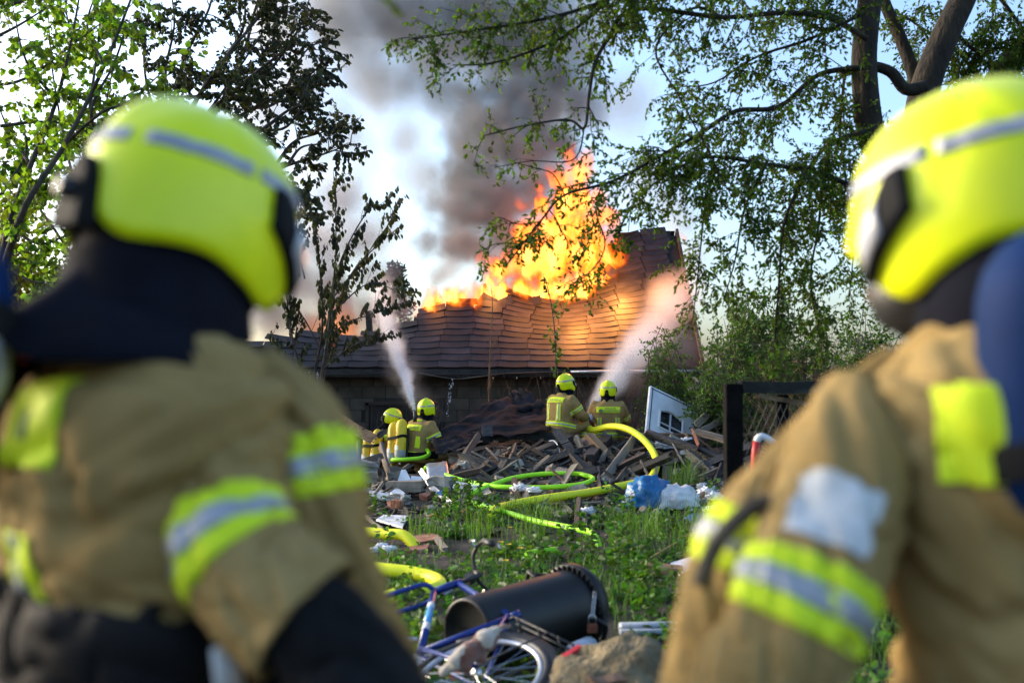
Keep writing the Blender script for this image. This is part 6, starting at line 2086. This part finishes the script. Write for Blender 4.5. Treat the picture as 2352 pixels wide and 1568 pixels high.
# ================================================================== BICYCLE, BIN, STONE
def bicycle():
    O = V((-.15, 4.478, .174))
    ex = V((-.6225, .7772, .0918)).normalized()            # towards its front
    ey = V((.7577, .5691, .3194))
    ey = (ey - ex * ey.dot(ex)).normalized()
    ez = ex.cross(ey)
    R = Matrix((ex, ey, ez)).transposed()
    root = empty('bicycle', label='blue bicycle without front wheel lying against the black bin', cat='bicycle')
    root.matrix_world = Matrix.Translation(O) @ R.to_4x4() @ Matrix.Scale(.977, 4)
    def v(x, y, z=0):
        return V((x, y, z))
    hub, bb, seat, head_t, head_b = v(0, 0), v(.43, -.03), v(.285, .43), v(.84, .50), v(.885, .37)
    f = MB()
    f.tube([bb, seat + (seat - bb) * .06], .017, 10)
    f.tube([seat, head_t], .017, 10)
    f.tube([head_t + (head_t - head_b) * .15, head_b - (head_t - head_b) * .1], .021, 10)
    for s in (-.06, .06):
        f.tube([hub + v(0, 0, s), v(.1, -.006, s * .9), bb + v(0, 0, s * .4)], .010, 8)
        f.tube([hub + v(0, 0, s), seat + v(0, -.02, s * .35)], .009, 8)
    f.build('frame', MAT['bike'], root, True)
    d = MB().tube([head_b, bb], .020, 10).build('down_tube', MAT['bike'], root, True)
    MB().tube([head_b.lerp(bb, .32), head_b.lerp(bb, .58)], .0208, 10).build('decal', MAT['bike_lt'], d, True)
    MB().tube([head_b.lerp(bb, .24), head_b.lerp(bb, .32)], .0206, 10).tube([head_b.lerp(bb, .58), head_b.lerp(bb, .68)], .0206, 10).build('white_decal', MAT['white_paint'], d, True)
    fk = MB()
    fh = v(1.06, .0)
    for s in (-.055, .055):
        fk.tube(smooth_path([head_b + v(-.0, 0, s * .2), head_b + v(.03, -.05, s), v(1.0, .12, s), fh + v(0, 0, s)], 5), [.014] * 11 + [.014, .013, .012, .011, .010], 8)
    fk.build('fork', MAT['bike'], root, True)
    def wheel(c, nm):
        w = empty(nm, c)
        w.parent = root
        for name, r, tr, mat, fl in (('tyre', .322, .021, 'rubber', 1), ('rim', .292, .014, 'rim', 1.2)):
            m = MB()
            pts = [v(r * math.cos(a), r * math.sin(a)) for a in [2 * math.pi * i / 48 for i in range(49)]]
            m.tube(pts, tr, 8, caps=False)
            m.build(name, MAT[mat], w, True)
        MB().tube([v(0, 0, -.05), v(0, 0, -.03), v(0, 0, .03), v(0, 0, .05)], [.012, .025, .025, .012], 10).build('hub', MAT['chrome'], w, True)
        m = MB()
        for i in range(28):
            a = 2 * math.pi * i / 28
            b = a + (.5 if i % 4 < 2 else -.5)
            s = .028 if i % 2 else -.028
            m.tube([v(.022 * math.cos(b), .022 * math.sin(b), s), v(.285 * math.cos(a), .285 * math.sin(a), 0)], .0013, 4)
        tag(m.build('spokes', MAT['chrome'], w), kind='stuff')
    wheel(hub, 'rear_wheel')
    # mudguard and rack
    m = MB()
    m.tube([v(.352 * math.cos(a), .352 * math.sin(a)) for a in [rad(20 + 8 * i) for i in range(20)]], .028, 8, flat=.3)
    m.build('mudguard', MAT['rubber'], root, True)
    rk = MB()
    for s in (-.055, -.018, .018, .055):
        rk.tube([v(.18, .385, s), v(-.25, .375, s)], .0055, 6)
    for x in (.15, 0, -.15, -.25):
        rk.tube([v(x, .378, -.06), v(x, .378, .06)], .0055, 6)
    for s in (-.06, .06):
        rk.tube([v(-.08, .376, s), v(0, 0, s)], .0055, 6)
        rk.tube([v(.18, .385, s), seat + v(0, -.03, 0)], .0055, 6)
    rk.build('luggage_rack', MAT['rubber'], root, True)
    rr = MB().box(v(-.29, .33, 0), (.035, .12, .12)).build('rear_reflector', MAT['red'], root)
    bevel(rr, .006)
    # drive
    MB().lathe([(.001, .012), (.095, .012), (.098, 0), (.095, -.004), (.001, -.004)], bb + v(0, 0, .05), n=28).build('chainring', MAT['chrome'], root, True)
    for s_ in (-1, 1):
        MB().tube([bb + v(0, 0, s_ * .07), bb + v(-s_ * .15, s_ * .07, s_ * .075)], .011, 8).build('crank', MAT['chrome'], root, True)
    for s, x, y in ((1, -.15, .07), (-1, .15, -.07)):
        pd = MB().box(bb + v(x, y, s * .12), (.09, .025, .075)).build('pedal', MAT['orange'] if s > 0 else MAT['rubber'], root)
        bevel(pd, .006)
    MB().tube(smooth_path([bb + v(.02, .095, .05), v(.2, .05, .05), v(0, .03, .05)], 4), .004, 6).tube([bb + v(.02, -.095, .05), v(0, -.03, .05)], .004, 6).build('chain', MAT['metal'], root, True)
    # steering
    ax = (head_t - head_b).normalized()
    st = head_t + ax * .13
    s = MB()
    s.tube([head_t, st], .014, 8)
    s.tube([st, st + v(.06, .015)], .015, 8)
    s.build('stem', MAT['rubber'], root, True)
    hb = MB()
    c = st + v(.06, .015)
    for q in (-1, 1):
        hb.tube(smooth_path([c, c + v(.02, .02, q * .08), c + v(-.02, .05, q * .15), c + v(-.12, .03, q * .20), c + v(-.19, .02, q * .21)], 6), .0115, 8)
    hb.build('handlebar', MAT['rubber'], root, True)
    for q in (-1, 1):
        MB().tube([c + v(-.10, .035, q * .195), c + v(-.21, .015, q * .212)], .018, 10).build('grip', MAT['rubber'], root, True)
        MB().tube(smooth_path([c + v(.0, .04, q * .13), c + v(.02, .02, q * .17), c + v(-.08, -.005, q * .21)], 4), .007, 6).build('brake_lever', MAT['chrome'], root, True)
    MB().box(c + v(.03, -.03, .04), (.05, .04, .05)).build('front_lamp', MAT['rubber'], root)
    MB().tube(smooth_path([c + v(0, 0, .08), head_t + v(.12, .0, .10), head_b + v(.10, -.02, .04), head_b + v(.02, -.12, .03)], 6), .004, 6).build('brake_cable', MAT['rubber'], root, True)
    # frame sticker
    tag_m = MB().box(head_b.lerp(head_t, .5) + v(0, 0, .0225), (.05, .06, .002)).build('number_plate', MAT['white_paint'], root)
    # seat post without a saddle
    MB().tube([seat, seat + (seat - bb).normalized() * .05], .020, 10).build('seat_clamp', MAT['bike'], root, True)
    # plush dog lying on the frame: body, head, limbs as one body
    m = MB()
    pl = empty('plush_toy', label='worn brown and cream plush dog lying on the bicycle wheel', cat='toy')
    A, B = P(1030, 1530, 4.32), P(1125, 1462, 4.42)
    def tpt(t, dx=0, dz=0):
        return A.lerp(B, t) + V((dx, -.01, dz))
    tors = MB()
    tors.tube([tpt(.05), tpt(.3), tpt(.55), tpt(.72)], [.035, .048, .05, .035], 10)
    ball(tors, tpt(.88), (.055, .05, .05))
    tors.tube([tpt(.9), tpt(1.12, .02, .0)], [.03, .022], 8)
    for t, dx, dz in ((.12, -.06, -.05), (.2, .06, -.05), (.55, -.07, -.02), (.6, .05, -.06)):
        tors.tube([tpt(t), tpt(t, dx, dz)], [.026, .022], 8)
    for s in (-1, 1):
        tors.tube([tpt(.95, s * .02, .03), tpt(1.35, .02 + s * .015, .012)], [.016, .010], 6)
    me = remesh(tors, .009, 2, .004, 30, 4)
    me.materials.append(MAT['plush_b'])
    me.materials.append(MAT['plush_w'])
    me.polygons.foreach_set('material_index', [1 if noise.noise(V(p.center) * 14) > .2 else 0 for p in me.polygons])
    link('body', me, pl)
bicycle()

def bin_():
    a, b = P(1072, 1456, 5.0), P(1384, 1372, 5.75)
    d = (b - a).normalized()
    L = .86
    R = axes(d.orthogonal(), d.cross(d.orthogonal()))
    R = Matrix((d.cross(V((0, 0, 1))).normalized(), d.cross(V((0, 0, 1))).normalized().cross(d) * -1, d)).transposed()
    root = empty('waste_bin', label='black plastic barrel bin lying on its side behind the bicycle', cat='bin')
    root.matrix_world = Matrix.Translation(a) @ R.to_4x4()
    MB().lathe([(.001, .02), (.150, .02), (.157, .0), (.174, .0), (.178, .03), (.188, .35), (.198, .74), (.202, .80), (.19, .80), (.178, .06), (.001, .06)], n=40).build('barrel', MAT['bin'], root, True)
    MB().lathe([(.20, .775), (.226, .775), (.231, .79), (.231, .815), (.224, .825), (.21, .86), (.12, .885), (.001, .89)], n=40).build('lid', MAT['bin'], root, True)
    rb = MB()
    for i in range(36):
        t = 2 * math.pi * i / 36
        rb.box((.212 * math.cos(t), .212 * math.sin(t), .768), (.024, .005, .022), Matrix.Rotation(t, 3, 'Z'))
    tag(rb.build('lid_ribs', MAT['bin'], root), kind='stuff')
    for ang in (rad(200), rad(20), rad(110)):
        c, s = math.cos(ang), math.sin(ang)
        def q(r, t, z):
            return V((c * r - s * t, s * r + c * t, z))
        h = MB().tube(smooth_path([q(.21, -.075, .69), q(.28, -.075, .70), q(.30, -.05, .72), q(.30, .05, .72), q(.28, .075, .70), q(.21, .075, .69)], 4), .013, 8)
        h.tube([q(.22, -.075, .78), q(.30, -.05, .72)], .009, 6).tube([q(.22, .075, .78), q(.30, .05, .72)], .009, 6)
        h.build('handle', MAT['bin'], root, True)
    # chain and padlock on the camera side
    W = root.matrix_world.inverted()
    lk = empty('padlock', label='rusty padlock hanging on a chain from the bin handle', cat='padlock')
    top, bot = P(1366, 1364, 5.3), P(1360, 1418, 5.28)
    lk.location = bot
    ch = MB()
    for i in range(9):
        p = top.lerp(bot, i / 9) - bot
        ch.tube([p + V((.008 * math.cos(t), .008 * math.sin(t) * (i % 2), .016 * math.sin(t) * 1.0)) for t in [2 * math.pi * k / 10 for k in range(11)]], .0022, 5, caps=False)
    ch.build('chain', MAT['metal'], lk, True)
    bd = MB().box((0, 0, -.055), (.055, .02, .05)).build('lock_body', MAT['rust'], lk)
    bevel(bd, .005)
    MB().tube([V((-.018, 0, -.03)), V((-.018, 0, .0)), V((-.01, 0, .014)), V((.01, 0, .014)), V((.018, 0, .0)), V((.018, 0, -.03))], .005, 6).build('shackle', MAT['metal'], lk, True)
    # a big irregular stone
    bm = bmesh.new()
    bmesh.ops.create_icosphere(bm, subdivisions=5, radius=1)
    for v in bm.verts:
        p = v.co.copy()
        k = 1 + .22 * noise.noise(p * 1.3 + V((3, 1, 0))) + .10 * noise.noise(p * 4) + .05 * noise.noise(p * 11) + .03 * noise.noise(p * 25)
        v.co = V((p.x * .30 * k, p.y * .24 * k, p.z * .27 * k))
    me = bpy.data.meshes.new('rubble_stone')
    bm.to_mesh(me)
    bm.free()
    me.materials.append(MAT['stone'])
    me.polygons.foreach_set('use_smooth', [True] * len(me.polygons))
    p = P(1420, 1560, 4.35)
    tag(link('rubble_stone', me, None, (p.x + .01, p.y, .09)), 'big rough sandy stone lump right of the bicycle', 'stone')
    plank('brown_board', 'brown board end in front of the sandy stone', P(1352, 1568, 3.95), P(1428, 1562, 4.0), .05, .03, 'wood_brown', .3)
    m = MB().tube([P(1322, 1500, 4.9), P(1352, 1486, 5.1)], .055, 14)
    tag(m.build('plastic_pipe', MAT['pvc'], smooth=True), 'short pale grey pipe behind the sandy stone', 'pipe')
    for i, (y0, y1, r, lab) in enumerate([(1440, 1436, .03, 'upper grey pipe lying right of the bin'), (1452, 1449, .02, 'lower thin grey pipe lying right of the bin')]):
        m = MB().tube([P(1425, y0, 5.9 - .1 * i), P(1640, y1, 6.1 - .1 * i)], r, 12)
        tag(m.build('plastic_pipe', MAT['pvc'], smooth=True), lab, 'pipe')
bin_()

# ================================================================== FENCE AND BARRIER
def fence():
    root = empty('fence_gate', P(1682, 1150, 6.2) * 1.0, label='black timber fence bay with wire mesh and a mossy rail', cat='fence')
    o = V(root.location)
    o.z = 0
    root.location = o
    def q(px, py, Y=6.2):
        return P(px, py, Y) - o
    ps = MB().box((q(1684, 1000).x, 0, .72), (.105, .10, 1.50)).build('post', MAT['post'], root)
    bevel(ps, .008)
    MB().box((q(2050, 1000, 6.4).x, .25, .72), (.10, .10, 1.44)).build('post', MAT['post'], root)
    a, b = q(1702, 889), q(2060, 886, 6.5)
    plank('top_rail', None, a + o, b + o, .07, .075, 'rail', .1, parent=None).parent = root
    for ob in root.children:
        if ob.name.startswith('top_rail'):
            ob.matrix_world = Matrix.Translation((a + b) / 2 + o) @ axes(b - a, V((0, 1, 0))).to_4x4()
            ob.matrix_parent_inverse = root.matrix_world.inverted() if False else Matrix.Translation(-o)
    c, d = q(1740, 908), q(1870, 930, 6.5)
    m = MB().box((c + d) / 2, ((d - c).length, .03, .03), axes(d - c, V((0, 1, 0))))
    m.build('brace_lath', MAT['wood_brown'], root)
    MB().box((q(1796, 980, 6.4).x, .2, .75), (.075, .06, 1.3)).build('middle_post', MAT['post'], root)
    w = MB()
    x0, x1 = q(1700, 900).x, q(2040, 900, 6.4).x
    n = 22
    for s in (-1, 1):
        for i in range(-12, n + 12):
            pts = []
            for j in range(9):
                t = j / 8
                x = x0 + (x1 - x0) * (i / n + s * t * .55)
                if x0 <= x <= x1:
                    pts.append(V((x, .04 + .18 * (x - x0) / (x1 - x0) + .008 * math.sin(j * 3 + i), .12 + 1.22 * t)))
            if len(pts) > 1:
                w.tube(pts, .0016, 4, caps=False)
    tag(w.build('wire_mesh', MAT['wire'], root), kind='stuff')
    bar = empty('barrier_pole', (P(1738, 1100, 5.6).x, 5.6, 0), label='bent red and white tubular barrier behind the fence post', cat='barrier')
    bo = V(bar.location)
    pa = [P(1728, 1260, 5.6) - bo, P(1730, 1120, 5.6) - bo]
    pb = [P(1730, 1120, 5.6) - bo, P(1735, 1040, 5.6) - bo, P(1738, 1014, 5.6) - bo]
    pc = smooth_path([P(1738, 1014, 5.6) - bo, P(1744, 1004, 5.6) - bo, P(1756, 1004, 5.6) - bo, P(1776, 1016, 5.6) - bo], 4)
    pd = [P(1776, 1016, 5.6) - bo, P(1800, 1034, 5.6) - bo, P(1860, 1060, 5.6) - bo]
    pa[0].z = 0
    MB().tube(pa, .021, 10).tube(pc, .021, 10).build('white_section', MAT['white_paint'], bar, True)
    MB().tube(pb, .0212, 10).tube(pd, .0212, 10).build('red_section', MAT['red_paint'], bar, True)
fence()

# ================================================================== WEEDS AND GRASS
def weeds():
    r = random.Random(5)
    g = MB()
    lp = Plant(6)
    def blades(p, n, h, spread):
        for k in range(n):
            b = p + V((r.gauss(0, spread), r.gauss(0, spread), 0))
            b.z = H(b.x, b.y) - .01
            a = r.uniform(0, 6.28)
            ln = h * r.uniform(.5, 1.15)
            lean = r.uniform(.1, .6)
            d = V((math.cos(a), math.sin(a), 0))
            s = V((-d.y, d.x, 0)) * r.uniform(.0022, .0045)
            p1 = b + V((0, 0, ln * .5)) + d * ln * lean * .22
            p2 = b + V((0, 0, ln * (1 - .25 * lean))) + d * ln * lean * .75
            g.add([b - s, b + s, p1 + s * .8, p1 - s * .8, p2], [(0, 1, 2, 3), (3, 2, 4)])
    def weed(p, h, n, sz):
        """leafy stalk"""
        for k in range(n):
            z = h * r.random() ** .8
            a = r.uniform(0, 6.28)
            rr = sz * r.uniform(.3, 1.6)
            q = p + V((math.cos(a) * rr * .6, math.sin(a) * rr * .6, z))
            lp.leaf(q, V((math.cos(a), math.sin(a), r.uniform(-.4, .5))).normalized(), sz * r.uniform(.6, 1.3))
    def veg(x, y):
        """how green the ground is"""
        v = ss(12.3, 10.6, y) if y > 10.5 else 1.0
        v *= .12 + .88 * ss(-.2, .25, noise.noise((x * .9, y * .9, 2)) + .25 * noise.noise((x * 3, y * 3, 5)))
        left = ss(-.6, -1.2, x) * ss(7.6, 8.6, y)              # trampled litter strip at the left
        return v * (1 - .75 * left)
    for i in range(5200):
        y = 4.2 + 8.2 * r.random() ** 1.15
        x = r.uniform(-.30 * y - .4, .36 * y + .4)
        v = veg(x, y)
        if r.random() > v:
            continue
        p = V((x, y, H(x, y)))
        if r.random() < .42:
            blades(p, 10, r.uniform(.07, .24), .06)
        else:
            weed(p, r.uniform(.02, .2) * r.random() + .02, r.randint(8, 16), r.uniform(.03, .075))
    # tufts seen one by one
    for px, py, n, h in [(1574, 1128, 90, .5), (1590, 1122, 50, .4), (1560, 1124, 40, .35), (1180, 1182, 60, .3), (1215, 1190, 60, .3), (1260, 1205, 60, .35), (1600, 1240, 90, .4), (1450, 1250, 70, .4), (980, 1236, 50, .35), (1480, 1230, 60, .4), (1110, 1240, 50, .4), (1220, 1240, 60, .45), (1620, 1220, 70, .4)]:
        blades(G(px, py), n, h, .10)
    for px, py, n, h in [(1060, 1190, 120, .42), (1090, 1180, 90, .38), (1035, 1200, 90, .35), (1130, 1200, 80, .3), (1010, 1180, 40, .25), (1350, 1260, 90, .3), (1420, 1320, 140, .4), (1460, 1380, 140, .4), (1490, 1420, 120, .35), (1300, 1290, 80, .3), (1230, 1320, 80, .3), (840, 1178, 40, .2), (870, 1180, 40, .2),
                         (1440, 1200, 60, .3), (1400, 1170, 40, .3), (1640, 1150, 30, .25), (940, 1460, 90, .3), (970, 1520, 70, .25), (1050, 1420, 60, .2)]:
        weed(G(px, py), h, n, .06)
    tag(g.build('grass', MAT['grass']), 'long grass blades and tufts between the weeds', kind='stuff')
    me = lp.leaf_mesh('weeds', MAT['leaf_g'], .62, .2)
    o = tag(link('weeds', me), 'low leafy weeds covering the plot in front of the rubble', kind='stuff')
    f = MB()
    for px, py in [(1172, 1252), (1168, 1296), (1150, 1290), (1366, 1136), (1195, 1305), (1162, 1336)]:
        p = G(px, py) + V((0, 0, .16))
        for k in range(12):
            a = 2 * math.pi * k / 12
            f.add([p, p + V((.025 * math.cos(a), .025 * math.sin(a), .006)), p + V((.025 * math.cos(a + .4), .025 * math.sin(a + .4), .006))], [(0, 1, 2)])
    tag(f.build('dandelions', MAT['flower']), 'small yellow dandelion flowers in the grass', kind='stuff')
weeds()
